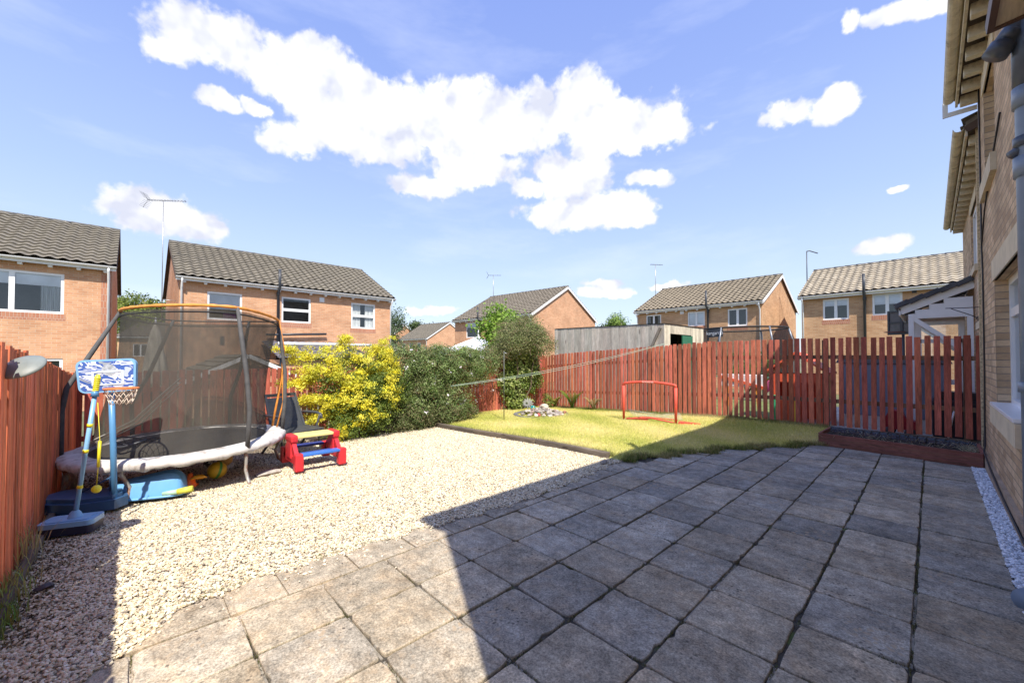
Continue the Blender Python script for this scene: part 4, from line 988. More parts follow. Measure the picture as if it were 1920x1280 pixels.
for a, b in arms:
    for i in range(7):
        u = i / 6; al.append((a[0] + (b[0]-a[0])*u, a[1] + (b[1]-a[1])*u, a[2] + (b[2]-a[2])*u, .09, .12, .07 * (1.5 - u), 1))
leaves('spray', al, 9000, .020, Yc, 42, yb, clump=.04, per=40, shell=.2)
leaves('green_foliage', [(.2, .1, .5, .4, .7, .5), (.35, 0, .35, .3, .6, .35), (.2, .5, .9, .42, .55, .6), (.1, 0, .95, .42, .85, .72), (.3, .35, .6, .42, .4, .5)], 26000, .024, [(.10, .17, .03), (.16, .22, .04), (.22, .28, .06)], 43, yb, clump=.07, per=40, shell=.5)
branches('stems', (-.1, 0, 0), [(.2, -.6, 1.4), (.3, -.2, 1.3), (.3, .3, 1.5), (.1, .6, 1.6), (.35, -.5, .8), (.35, .5, .9)], .022, 5, yb)
# green clematis hedge
gh = empty('climbing_hedge', (-8.15, 5.4, -.12)); tag(gh, 'dark green climbing hedge with white flowers, between the yellow bush and the ivy', 'hedge')
gl = [(.05, -1.1, 1.25, .42, .7, .62), (.1, -.3, 1.2, .5, .75, .65), (.1, .6, 1.3, .5, .75, .48), (.02, 1.3, 1.42, .38, .5, .32), (.25, -.6, .55, .38, .6, .45), (.28, .2, .5, .35, .5, .45), (-.1, -1.5, 1.55, .3, .35, .3), (-.1, .1, 1.6, .35, .6, .25), (-.1, 1.2, 1.6, .3, .4, .2)]
Gc = [(.08, .15, .035), (.13, .22, .05), (.18, .27, .07), (.24, .31, .12), (.22, .17, .09), (.34, .41, .18)]
leaves('foliage', gl, 62000, .024, Gc, 44, gh, clump=.07, per=40, shell=.6, aspect=.38)
leaves('low_foliage', [(.35, -.9, .3, .3, .5, .3), (.4, -.1, .25, .3, .5, .28), (.4, -1.3, .2, .25, .3, .22), (.3, .5, .22, .22, .4, .18)], 15000, .028, [(.10, .17, .045), (.16, .22, .07), (.22, .22, .10), (.26, .20, .12)], 45, gh, clump=.07, per=30, shell=.4, aspect=.3)
leaves('flowers', [(.15, -.9, 1.3, .48, .6, .6), (.2, .1, 1.1, .5, .8, .7), (.1, 1., 1.1, .45, .7, .6), (.35, -.6, .5, .4, .5, .4)], 420, .027, [(.85, .80, .84), (.9, .86, .88)], 46, gh, clump=.025, per=6, shell=.97, mt=mat('petal', rough=.6, attr=True, transl=.3), aspect=.6)
branches('stems', (-.1, 0, 0), [(.3 * math.sin(i), -1.5 + 3.3 * i / 20, .8 + .9 * abs(math.sin(i * 2.3))) for i in range(20)], .012, 6, gh, mat('twig', (.26, .17, .11), .9, .3, 10), wig=.3)
tws = MB(); rr = random.Random(4)
for i in range(70):
    y0 = rr.uniform(-1.9, 1.9); p = Vector((rr.uniform(-.3, .35), y0, rr.uniform(1.4, 1.7))); d = Vector((rr.uniform(-.5, .5), rr.uniform(-1, 1), rr.uniform(.2, 1.0))); pts = [p]
    for k in range(4): d = d + Vector((rr.uniform(-.5, .5), rr.uniform(-.5, .5), rr.uniform(-.6, .3))); pts.append(pts[-1] + d.normalized() * .09)
    tws.tube(pts, .0035, 4)
tws.build('dry_tendrils', MATS['twig'], gh)
# corner shrub and ivy
cs = empty('corner_shrub', (-8.25, 8.3, -.12)); tag(cs, 'brownish round climbing shrub above the fence corner, beside the grey shed', 'bush')
leaves('foliage', [(-.1, .05, 2.25, .72, .75, .58), (.1, -.55, 1.95, .55, .5, .42), (.35, .35, 1.95, .45, .4, .4), (-.3, -.9, 1.65, .4, .5, .3)], 30000, .024, [(.14, .17, .06), (.20, .24, .08), (.26, .22, .12), (.17, .23, .07), (.33, .32, .16)], 51, cs, clump=.08, per=35, shell=.5, aspect=.4)
branches('trunk', (0, 0, 0), [(-.1, .05, 2.2), (.2, -.5, 1.9), (.3, .3, 1.9), (-.2, -.3, 2.4), (.1, .3, 2.5)], .03, 7, cs)
tws = MB()
for i in range(90):
    th = rr.uniform(0, 6.28); p = Vector((.55 * math.cos(th), .6 * math.sin(th), rr.uniform(1.8, 2.6))); d = Vector((math.cos(th), math.sin(th), rr.uniform(-.3, .6))); pts = [p]
    for k in range(4): d = d + Vector((rr.uniform(-.5, .5), rr.uniform(-.5, .5), rr.uniform(-.6, .3))); pts.append(pts[-1] + d.normalized() * .09)
    tws.tube(pts, .0035, 4)
tws.build('dry_tendrils', MATS['twig'], cs)
iv = empty('ivy', (-8.48, 8.2, -.12)); tag(iv, 'light green ivy growing over the fence corner below the round shrub', 'ivy')
leaves('foliage', [(.08, -.1, .85, .2, .55, .55), (.1, .2, 1.3, .22, .6, .4), (.12, 0, .35, .18, .45, .3), (.15, .6, 1.0, .25, .3, .5)], 15000, .03, [(.16, .24, .05), (.26, .36, .08), (.38, .45, .13), (.10, .16, .04), (.52, .56, .24)], 52, iv, clump=.06, per=25, shell=.6, aspect=.75)
branches('stems', (0, 0, 0), [(.1, -.4, 1.2), (.1, .4, 1.5), (.1, 0, 1.6)], .012, 9, iv)
# trees
def tree(label, c, h, r, n, size, cols, seed, group='trees beyond the gardens', trunk=.12, zr=None, base=-.3, lobes=9, cat='tree', squash=1.0, name='broadleaf_tree'):
    o = empty(name, (c[0], c[1], base)); tag(o, label, cat, group)
    rg = random.Random(seed); bl = []; H = h - base; zr = zr or r
    for i in range(lobes):
        a = rg.uniform(0, 6.28); q = rg.uniform(.2, .75); z = H - zr + rg.uniform(-.7, .72) * zr
        k = math.sqrt(max(.1, 1 - ((z - (H - zr)) / zr) ** 2))
        bl.append((math.cos(a) * r * q * k, math.sin(a) * r * q * k, z, r * rg.uniform(.28, .48), r * rg.uniform(.28, .48), zr * rg.uniform(.25, .4)))
    leaves('crown', bl, n, size, cols, seed, o, clump=size * 2.4, per=28, shell=.5)
    branches('trunk', (0, 0, 0), [(0, 0, H - zr * .4)] + [b[:3] for b in bl[:6]], trunk, seed, o)
    return o
bt = dp(950, 660, 14.6); tree('bright green broad-leaved young tree behind the fence, in front of the centre house', (bt.x, bt.y), 3.35, 1.05, 9000, .07, [(.16, .30, .03), (.24, .40, .05), (.12, .22, .02), (.32, .46, .08)], 61, group=None, trunk=.05, zr=1.15, lobes=15)
bt = dp(985, 660, 15.0); tree('small light green shoot of leaves beside the round corner shrub', (bt.x + .3, bt.y), 2.7, .45, 1500, .055, [(.16, .30, .03), (.24, .40, .05)], 62, group=None, trunk=.03, zr=.6, lobes=5)
bt = dp(865, 660, 13.0); tree('low lime green bush behind the green hedge, by the white conservatory roof', (bt.x, bt.y), 1.72, .8, 5000, .04, [(.30, .38, .05), (.20, .30, .04), (.42, .46, .08)], 63, group=None, trunk=.03, zr=.5, lobes=7, cat='bush', name='lime_bush')
bt = dp(262, 600, 45); tree('large dark green tree in the gap between the two left houses', (bt.x, bt.y), 8.9, 4.2, 12000, .18, [(.06, .10, .03), (.10, .15, .03), (.20, .24, .04), (.26, .28, .05)], 64, lobes=16, zr=3.5)
bt = dp(235, 600, 40); tree('yellow green tree low in the gap between the two left houses', (bt.x, bt.y), 6.6, 2.6, 7000, .15, [(.20, .26, .04), (.30, .34, .05), (.14, .2, .03)], 65, lobes=12)
bt = dp(742, 600, 40); tree('blue green tree at the right corner of the house behind the trampoline', (bt.x - .6, bt.y - .6), 7.0, 1.9, 9000, .11, [(.08, .13, .06), (.12, .18, .09), (.2, .26, .14)], 66, lobes=16, zr=3.2)
bt = dp(775, 600, 75); tree('tree top showing left behind the small far house', (bt.x, bt.y), 8.0, 1.6, 2500, .2, [(.07, .11, .04), (.12, .17, .05)], 67, zr=2.2)
bt = dp(806, 600, 75); tree('small tree top behind the ridge of the small far house', (bt.x, bt.y), 7.5, 1.3, 2000, .2, [(.07, .11, .04), (.12, .17, .05)], 68, zr=2)
bt = dp(1165, 600, 40); tree('fresh green tree between the centre house and the house with the brown roof', (bt.x, bt.y), 5.9, 2.5, 11000, .12, [(.12, .2, .04), (.18, .28, .05), (.28, .38, .08)], 69, lobes=16)
bt = dp(1145, 600, 44); tree('darker green tree beside the far eaves of the centre house', (bt.x, bt.y), 5.2, 2.2, 7000, .13, [(.06, .11, .04), (.10, .16, .04)], 70, lobes=12)
bt = dp(1400, 650, 19); tree('light green shrub seen through the neighbouring trampoline net', (bt.x, bt.y), 1.95, 1.3, 5000, .06, [(.24, .34, .06), (.16, .26, .04)], 71, group=None, lobes=9, zr=.8, trunk=.04, cat='bush', name='garden_shrub')

# ferns and small plants on the lawn edge
def fern(c, h, n, label, seed, col):
    o = empty('fern', c); tag(o, label, 'fern', 'ferns by the right fence'); rg = random.Random(seed); mb = MB(); mb.col = col
    for i in range(n):
        a = rg.uniform(-2.9, .0) if i % 3 else rg.uniform(0, 6.28); L = h * rg.uniform(.7, 1.05); pts = []
        for k in range(9):
            u = k / 8; pts.append(Vector((math.cos(a) * L * .55 * u ** 1.4, math.sin(a) * L * .45 * u ** 1.4, L * (u - .32 * u ** 3))))
        mb.col = tuple(c_ * rg.uniform(.8, 1.2) for c_ in col)
        mb.tube(pts, .004, 4)
        for k in range(1, 24):
            u = k / 24; p = pts[min(8, int(u * 8))].lerp(pts[min(8, int(u * 8) + 1)], u * 8 % 1); s_ = L * .11 * math.sin(math.pi * (u * .85 + .13)); sd = Vector((-math.sin(a), math.cos(a), -.15))
            for q in (-1, 1):
                e = p + sd * s_ * q; w_ = Vector((math.cos(a), math.sin(a), .4)) * .006
                mb.add([p - w_, p + w_, e + w_ * .3, e - w_ * .3], [(0, 1, 2, 3)])
    mb.build('fronds', LEAF, o, recalc=False); return o
for (px, py, h, n, lb, sd, col) in [(1072, 762, .62, 15, 'largest bright fern against the red fence, right of the rock pile', 1, (.20, .34, .05)), (1040, 760, .40, 9, 'yellowish small fern between the ivy and the largest fern', 2, (.42, .42, .08)), (1112, 766, .42, 4, 'sparse thin fern halfway between the rock pile and the goal', 3, (.36, .34, .14))]:
    xx, yy = on_y(px, py, Y_R - .22)[0], Y_R - .22; fern((xx, yy, float(lawn_h(xx, yy))), h * 1.25, n + 12, lb, sd, col)
xx = on_y(1028, 760, Y_R - .3)[0]; wd = empty('weed_plant', (xx, Y_R - .35, float(lawn_h(xx, Y_R - .35)))); tag(wd, 'leafy green weed at the fence foot beside the small fern', 'plant')
leaves('foliage', [(0, 0, .2, .14, .12, .22), (.1, .05, .12, .12, .1, .14)], 900, .025, [(.12, .2, .04), (.3, .34, .08)], 77, wd, clump=.04, per=20)
# grass clump at the left fence
def tuft(c, n, h, label, seed, col, spread=.12):
    rg = random.Random(seed); mb = MB()
    for i in range(n):
        a = rg.uniform(0, 6.28); x, y = c[0] + rg.gauss(0, spread), c[1] + rg.gauss(0, spread * .35); L = h * rg.uniform(.5, 1.1); ln = rg.uniform(.1, .6) * L; w_ = .003
        mb.col = tuple(k * rg.uniform(.7, 1.3) for k in col)
        m1 = (x + math.cos(a) * ln * .35, y + math.sin(a) * ln * .35, c[2] + L * .6); e = (x + math.cos(a) * ln, y + math.sin(a) * ln, c[2] + L)
        sx, sy = -math.sin(a) * w_, math.cos(a) * w_
        mb.add([(x - sx, y - sy, c[2]), (x + sx, y + sy, c[2]), (m1[0] + sx, m1[1] + sy, m1[2]), (m1[0] - sx, m1[1] - sy, m1[2]), e], [(0, 1, 2, 3), (3, 2, 4)])
    o = mb.build('grass_tuft', MATS['grass_blade'], recalc=False); tag(o, label, 'grass tuft'); return o
tuft((-3.92, -.52, 0), 110, .14, 'grass tuft at the foot of the orange fence near the left edge', 1, (.34, .38, .12), .13)
tuft((-3.5, -.50, 0), 160, .10, 'low grass sprouting from the shaded gravel at the left edge', 2, (.20, .28, .07), .1)
tuft((-4.55, -.52, 0), 50, .3, 'dry straw stems against the orange fence beside the swingball base', 3, (.45, .36, .2), .10)
tuft((-8.2, 1.9, -.12), 120, .28, 'grass tuft under the red fence behind the picnic table', 4, (.2, .27, .06), .2)

# ------------------------------------------------------------------ rock pile with slate edging
rc = (-7.0, 7.75); rz_ = float(lawn_h(*rc))
ring = MB(); rr = random.Random(9)
for i in range(26):
    a = 2 * math.pi * i / 26; M = Matrix.Translation((rc[0] + .68 * math.cos(a), rc[1] + .68 * math.sin(a), rz_ + .012)) @ Matrix.Rotation(a + rr.uniform(-.1, .1), 4, 'Z')
    ring.box((-.05, -.08, -.01), (.05, .08, .012 + rr.uniform(0, .006)), M, bevel=.004)
tag(ring.build('slate_ring', mat('slate_edging', (.15, .15, .15), .8, .3, 15)), 'ring of flat dark slate edging round the rock pile on the lawn', 'edging')
rkm = [mat('stone_a', (.36, .33, .29), .9, .3, 20, .5, 60), mat('stone_b', (.24, .21, .19), .9, .3, 20, .5, 60), mat('stone_c', (.46, .41, .35), .9, .3, 20, .5, 60), mat('stone_d', (.30, .22, .18), .9, .3, 20, .5, 60)]
for i in range(120):
    u = math.sqrt(rr.random()) * .56; a = rr.uniform(0, 6.28); s_ = rr.uniform(.028, .062); m_ = MB()
    rock(m_, (0, 0, 0), (s_ * 1.25, s_, s_ * .75), 100 + i)
    o = m_.build('stone', rkm[i % 4], loc=(rc[0] + u * math.cos(a), rc[1] + u * math.sin(a), rz_ + .03 + .15 * (1 - (u / .56) ** 1.5) * rr.uniform(.75, 1)))
    tag(o, 'fist-sized grey-brown stone in the round rock pile on the lawn', 'stone', 'stones of the rock pile')
m_ = MB(); rock(m_, (0, 0, 0), (.13, .1, .08), 7); tag(m_.build('stone', mat('stone_top', (.52, .44, .35), .9, .2, 12, .5, 50), loc=(rc[0], rc[1] + .1, rz_ + .2)), 'largest pale stone on top of the rock pile', 'stone')
for (dx, dy, lb, col) in ((.28, -.42, 'small red painted stone at the front of the rock pile', (.45, .10, .10)), (.42, .42, 'reddish stone at the right rim of the rock pile', (.45, .2, .12)), (.25, -.48, 'small white stone at the front rim of the rock pile', (.75, .72, .68))):
    m_ = MB(); rock(m_, (0, 0, 0), (.06, .05, .045), int(dx * 100)); tag(m_.build('stone', mat('painted_' + lb.split()[1], col, .7), loc=(rc[0] + dx, rc[1] + dy, rz_ + .07)), lb, 'stone')
# metal garden ornament
oc = (-7.72, 7.98); orn = empty('garden_ornament', (oc[0], oc[1], float(lawn_h(*oc)))); tag(orn, 'shiny petalled metal ornament with a blue-green ball behind the rock pile', 'ornament')
pt_ = MB()
for k in range(3):
    for i in range(11):
        a = 2 * math.pi * i / 11 + k * .25; c = Vector((0, -.03 * k, .24)); r1 = .17 - .04 * k; d = Vector((math.cos(a) * RX, math.cos(a) * RY, math.sin(a))); s_ = Vector((-math.sin(a) * RX, -math.sin(a) * RY, math.cos(a))) * .022
        pt_.add([c + d * .03, c + d * r1 * .6 + s_, c + d * r1, c + d * r1 * .6 - s_], [(0, 1, 2, 3)])
pt_.build('petals', mat('silver_petal', (.62, .64, .66), .3, .1, metal=.6), orn, recalc=False)
bl_ = MB(); bl_.lathe([(.001, .0)] + [(.075 * math.sin(t_), .075 - .075 * math.cos(t_)) for t_ in np.linspace(.2, 3.0, 12)] + [(.001, .15)], 20, Matrix.Translation((.12, .07, .04)))
bl_.build('ball', mat('bluegreen_glass', (.03, .30, .30), .15, .5, 9, dirt=((.45, .5, .05), .5, .55, 10)), orn)
MB().tube([(0, 0, 0), (0, 0, .24)], .008, 6).build('stake', STEEL, orn)

# ------------------------------------------------------------------ washing line
wp_ = gp(945, 792, -.1); wp = empty('line_post', (wp_[0], wp_[1], -.1)); tag(wp, 'thin green-grey washing line post on the lawn in front of the ivy', 'post')
MB().tube([(0, 0, 0), (0, 0, 1.7)], .010, 8).build('pole', mat('green_grey_metal', (.10, .11, .09), .6, .2, 10), wp)
MB().tube([(-.0, 0, 1.67), (.06, .05, 1.64)], .008, 6).build('hook', STEEL, wp)
fx, fz = on_y(1248, 644, Y_R)
A_ = Vector((fx, Y_R - .05, fz)); B_ = dp(845, 723, 9.0)
wl_ = MB()
for off in (0, .055):
    pts = []
    for i in range(25):
        u = i / 24; p = A_.lerp(B_, u); p.z -= (.10 + off * .6) * math.sin(math.pi * u) * .9 + off * .25; pts.append(p)
    wl_.tube(pts, .0045, 5)
tag(wl_.build('washing_line', mat('green_cord', (.32, .42, .34), .6)), 'double green washing line sagging from the red fence across to the hedge', 'washing line')

# ------------------------------------------------------------------ toy goal
gl_ = empty('toy_goal', (-4.82, 8.1, float(lawn_h(-4.8, 8.1)))); tag(gl_, 'small red pop-up football goal with sagging net on the lawn before the red fence', 'goal')
REDF = mat('red_fabric', (.66, .085, .05), .6, .15, 8, .3, 30)
gw = Vector((1.13, .15, 0)); gd = Vector((-.06, .50, 0))
fr_ = MB()
for s0 in (Vector((0, 0, 0)), gw):
    tp_ = s0 + Vector((0, 0, .78)); fr_.tube([s0 + Vector((0, 0, .03)), s0 + Vector((0, 0, .4)), tp_], [.024, .033, .037], 10)
pts = [Vector((0, 0, .76)), Vector((0, 0, .82))] + [gw * u + Vector((0, 0, .83 + .05 * math.sin(math.pi * u))) for u in np.linspace(.03, .97, 12)] + [gw + Vector((0, 0, .82)), gw + Vector((0, 0, .76))]
fr_.tube(pts, .030, 10)
frame = fr_.build('frame', REDF, gl_)
bs = MB(); bs.tube([Vector((.05, .02, .02)), gd + Vector((.25, 0, .03)), gw * .5 + gd + Vector((0, 0, .03)), gw * .9 + gd + Vector((0, 0, .03))], .02, 8)
c0, c1, c2 = gw + Vector((.02, .0, .02)), gw + gd * .9 + Vector((.30, 0, .03)), gw + Vector((.10, -.03, .02))
bs.add([gw + Vector((.05, -.02, .015)), gw + Vector((.06, -.02, .07)), gw + gd * .6 + Vector((.42, 0, .05)), gw + gd * .6 + Vector((.42, 0, .015))], [(0, 1, 2, 3)])
bs.add([gw + Vector((.06, -.02, .07)), gw + gd * .6 + Vector((.42, 0, .05)), gw * .96 + gd * .8 + Vector((0, 0, .04))], [(0, 1, 2)])
bs.add([Vector((.06, .01, .02)), Vector((.06, .02, .06)), gw * .45 + gd * .3 + Vector((0, 0, .07)), gw * .45 + gd * .2 + Vector((0, 0, .03))], [(0, 1, 2, 3)])
bs.tube([Vector((.05, 0, .03)), gw * .5 + gd * .25 + Vector((0, 0, .08)), gw - Vector((.04, 0, -.05))], .016, 8)
bs.build('base_strap', REDF, gl_)
ft = MB()
for s0 in (Vector((0, 0, 0)), gw): ft.tube([s0 - Vector((0, 0, .02)), s0 + Vector((0, 0, .12))], .012, 8)
ft.build('foot_peg', BLACKP, gl_)
nt = MB()
for i in range(30):
    u = i / 29; a = gw * u + Vector((0, 0, .22 - .05 * math.sin(math.pi * u))); b = gw * u + gd + Vector((0, 0, .04)); nt.tube([a + gd * .5, b], .003, 3)
for j in range(7):
    v = .5 + j / 12; nt.tube([gw * u + gd * v + Vector((0, 0, (.22 - .05 * math.sin(math.pi * u)) * (1 - (v - .5) * 2) + .04 * (v - .5) * 2)) for u in np.linspace(0, 1, 12)], .003, 3)
nt.build('net', mat('white_net', (.75, .75, .75), .8), gl_)
def text(body, size, m, parent, loc, rot, extr=.001, name='lettering'):
    cu = bpy.data.curves.new(name, 'FONT'); cu.body = body; cu.size = size; cu.extrude = extr; cu.align_x = 'CENTER'; cu.align_y = 'CENTER'
    o = bpy.data.objects.new(name, cu); C.objects.link(o)
    bpy.context.view_layer.update(); dg = bpy.context.evaluated_depsgraph_get(); me = bpy.data.meshes.new_from_object(o.evaluated_get(dg)); bpy.data.objects.remove(o)
    o = bpy.data.objects.new(name, me); C.objects.link(o); me.materials.append(m); o.parent = parent; o.location = loc; o.rotation_euler = rot; return o
text('KICKMASTER', .042, mat('pale_ink', (.8, .7, .66), .7), frame, (gw * .5).to_tuple()[:2] + (.878,), (R(90), 0, math.atan2(gw.y, gw.x))).location.y -= .040

# ------------------------------------------------------------------ kids picnic table
pt = empty('picnic_table', (-5.98, 1.86, -.02)); tag(pt, 'small plastic picnic table with yellow top, blue benches and red ends on the gravel', 'picnic table')
TR = mat('red_plastic', (.58, .03, .04), .35, .08, 3, .1, 50); TB = mat('blue_plastic', (.05, .17, .55), .3, .08, 3); TY = mat('yellow_plastic', (.74, .66, .26), .4, .06, 3); TBD = mat('navy_plastic', (.03, .05, .24), .35, .08, 3)
for yy in (-.315, .23):
    e_ = MB()
    e_.box((-.10, yy, .12), (.10, yy + .085, .41), bevel=.02); e_.box((-.14, yy - .005, .335), (.14, yy + .09, .435), bevel=.03)
    for s_ in (-1, 1):
        e_.box((s_ * .315 - .055, yy - .01, .0), (s_ * .315 + .055, yy + .095, .225), bevel=.022)
    e_.box((-.30, yy + .015, .07), (.30, yy + .07, .17), bevel=.012); e_.beam((.06, yy + .04, .34), (.28, yy + .04, .12), .05, .07); e_.beam((-.06, yy + .04, .34), (-.28, yy + .04, .12), .05, .07)
    e_.build('end_frame', TR, pt)
MB().box((-.13, -.235, .385), (.13, .235, .425), bevel=.012).build('table_top', TY, pt)
tb = MB().box((.255, -.235, .185), (.375, .235, .222), bevel=.012); tb.build('bench', TB, pt)
MB().box((-.375, -.235, .185), (-.255, .235, .222), bevel=.012).build('bench', TBD, pt)
MB().box((-.04, -.235, .10), (.0, .235, .17), bevel=.01).build('cross_bar', TBD, pt)

# ------------------------------------------------------------------ garden recliner
rc_ = empty('garden_chair', (-7.25, 1.92, -.09), R(14)); tag(rc_, 'dark grey slatted plastic recliner chair behind the picnic table', 'chair')
GP = mat('graphite_plastic', (.065, .07, .075), .4, .1, 4)
bk = MB()
for i in range(8):
    z0 = .40 + i * .062; x_ = -.12 - i * .028
    bk.beam((x_, -.27 + i * .004, z0), (x_, .27 - i * .004, z0), .024, .068, up=(-.35, 0, 1), bevel=.005)
bk.beam((-.09, -.27, .38), (-.36, -.24, .93), .03, .03); bk.beam((-.09, .27, .38), (-.36, .24, .93), .03, .03); bk.beam((-.355, -.24, .91), (-.355, .24, .91), .03, .05)
bk.build('backrest', GP, rc_)
st = MB()
for i in range(7): st.box((-.08 + i * .075, -.26, .37), (-.08 + i * .075 + .065, .26, .395), bevel=.005)
st.beam((-.1, -.27, .375), (.45, -.27, .375), .03, .05); st.beam((-.1, .27, .375), (.45, .27, .375), .03, .05)
st.build('seat', GP, rc_)
for s_ in (-1, 1):
    MB().tube([(-.28, s_ * .31, .60), (-.1, s_ * .32, .615), (.18, s_ * .32, .62), (.30, s_ * .32, .60), (.34, s_ * .31, .54)], .024, 8).build('armrest', GP, rc_)
    MB().tube([(.30, s_ * .31, .60), (.22, s_ * .30, .42), (.36, s_ * .30, .0)], .02, 8).build('leg', GP, rc_)
    MB().tube([(.10, s_ * .30, .36), (-.30, s_ * .30, .0)], .02, 8).build('leg', GP, rc_)

# ------------------------------------------------------------------ trampoline
TC = Vector((-6.55, .52)); tz = -.06
tr = empty('trampoline', (TC.x, TC.y, tz)); tag(tr, 'round trampoline with sagging black net, orange top rim and faded white skirt', 'trampoline')
def P3(x, y, z): return Vector((x - TC.x, y - TC.y, z - tz))
HS = .46
def ringh(a): return HS + .03 * math.sin(a * 1.0 - .2)
SK = mat('faded_white_skirt', (.60, .58, .55), .8, .2, 6, .7, 18, dirt=((.28, .24, .20), .52, .68, 9))
skm = MB(); vs = []; n = 96; rr = random.Random(3)
prof = [(.86, .0), (.93, .02), (1.02, .018), (1.085, .0), (1.10, -.035), (1.095, -.07), (1.065, -.085)]
for i in range(n):
    a = 2 * math.pi * i / n
    for k, (r_, z) in enumerate(prof):
        w_ = (.012 * math.sin(i * 1.31) + .009 * math.sin(i * 2.7 + 1)) * (k / 6)
        vs.append((r_ * math.cos(a) * (1 + w_), r_ * math.sin(a) * (1 + w_), ringh(a) + z + w_ * 1.2 * (1 if k > 3 else .4)))
q = len(prof); skm.sm = True
skm.add(vs, [(i*q+k, ((i+1) % n)*q+k, ((i+1) % n)*q+k+1, i*q+k+1) for i in range(n) for k in range(q - 1)]); skm.build('skirt', SK, tr)
bm_ = MB(); vs = [(0, 0, ringh(0) - .03)] + [(.88 * math.cos(2*math.pi*i/64), .88 * math.sin(2*math.pi*i/64), ringh(2*math.pi*i/64) - .004) for i in range(64)]
bm_.add(vs, [(0, 1 + i, 1 + (i + 1) % 64) for i in range(64)]); bm_.build('jumping_mat', mat('black_mat', (.045, .045, .05), .8, .3, 4), tr)
MB().tube([(1.06 * math.cos(2*math.pi*i/48), 1.06 * math.sin(2*math.pi*i/48), ringh(2*math.pi*i/48) - .04) for i in range(48)], .02, 8, closed=True).build('frame_ring', STEEL, tr)
RUST = mat('rusty_leg', (.42, .41, .39), .5, .2, 8, metal=.3, dirt=((.32, .12, .04), .46, .58, 6))
for k in range(6):
    a = R(27 + 60 * k); cs_, sn = math.cos(a), math.sin(a); z0 = ringh(a) - .05
    MB().tube([(1.05 * cs_, 1.05 * sn, z0), (1.06 * cs_, 1.06 * sn, .33), (1.0 * cs_ - .04 * sn, 1.0 * sn + .04 * cs_, .18), (1.04 * cs_ - .04 * sn, 1.04 * sn + .04 * cs_, .06), (1.10 * cs_ - .02 * sn, 1.10 * sn + .02 * cs_, .01)], .019, 10).build('leg', RUST, tr)
FOAM = mat('grey_foam', (.085, .085, .085), .8, .2, 12)
tops = [P3(-5.74, .92, 2.05), P3(-6.66, 1.57, 2.0), P3(-7.45, 1.35, 2.02), P3(-7.75, .45, 2.0), P3(-7.08, -.10, 2.04)]
angs = [27, 87, 147, 207, 263]
poles = []
for tp_, ag in zip(tops, angs):
    a = R(ag); b = Vector((1.08 * math.cos(a), 1.08 * math.sin(a), ringh(a) - .02))
    mid1 = b + Vector((0.03 * math.cos(a), .03 * math.sin(a), .45)); mid2 = b.lerp(tp_, .45) + Vector((.06 * math.cos(a), .06 * math.sin(a), .12))
    if ag == 263: mid1 = b + Vector((-.03, .0, .50)); mid2 = b + Vector((-.08, .03, .75))
    pts = [b, b.lerp(mid1, .5), mid1, mid1.lerp(mid2, .5), mid2, mid2.lerp(tp_, .5), tp_ + Vector((0, 0, .0))]
    poles.append(pts); po_ = MB().tube(pts, [.025] * 6 + [.018], 12).build('pole', FOAM, tr)
# top rim: sleeve
def cr(p0, p1, p2, p3, t): return .5 * ((2 * p1) + (p2 - p0) * t + (2 * p0 - 5 * p1 + 4 * p2 - p3) * t * t + (3 * p1 - p0 - 3 * p2 + p3) * t ** 3)
loop = [tops[0], tops[1], tops[2], tops[3], tops[4], tops[4].lerp(tops[0], .5) + Vector((.16, -.16, .02))]
rim = []
for i in range(6):
    for k in range(12): rim.append(cr(loop[i - 1], loop[i], loop[(i + 1) % 6], loop[(i + 2) % 6], k / 12))
MB().tube(rim[13:49], .010, 8).build('far_rim', mat('dark_rod', (.03, .03, .03), .6), tr)
arc = rim[48:] + rim[:14]
MB().tube(arc, [.019 + .003 * math.sin(i * 2.3) for i in range(len(arc))], 10).build('top_sleeve', mat('orange_fabric', (.72, .28, .05), .55, .2, 20, .4, 30), tr)
stp = MB(); a_, b_ = tops[1], Vector((1.0 * math.cos(R(97)), 1.0 * math.sin(R(97)), HS + .05)); mid = a_.lerp(b_, .55) + Vector((-.05, .10, -.0))
pts = [a_ + Vector((.03, .0, 0)), a_.lerp(mid, .5) + Vector((.02, .05, 0)), mid, mid.lerp(b_, .5), b_]
stp.tube(pts, .016, 6); stp.tube([mid + Vector((.0, .02, .05)), mid.lerp(b_, .5) + Vector((.09, .06, 0)), b_ + Vector((.12, .03, 0))], .011, 6); stp.build('net_strap', MATS['orange_fabric'], tr)
def net_mat(name, dens, col):
    m = bpy.data.materials.new(name); m.use_nodes = True; t = m.node_tree; t.nodes.clear(); T = NT(t)
    vec = T.n('ShaderNodeTexCoord').outputs['Object']; nz = T.noise(T.v('MULTIPLY', vec, (3, 3, 1)).outputs[0], 3, 5, .6)
    f = T.n('ShaderNodeMapRange', {'Value': nz, 'From Min': .3, 'From Max': .7, 'To Min': dens - .1, 'To Max': dens + .13}).outputs[0]
    d = T.n('ShaderNodeBsdfDiffuse', {'Color': col + (1,)}); tr_ = T.n('ShaderNodeBsdfTransparent')
    T.n('ShaderNodeOutputMaterial', {0: T.n('ShaderNodeMixShader', {0: f, 1: tr_.outputs[0], 2: d.outputs[0]}).outputs[0]}); return m
NET = net_mat('black_mesh', .65, (.075, .07, .06))
nm = MB(); nm.sm = True; rows_ = 14; vs = []; nn_ = 72
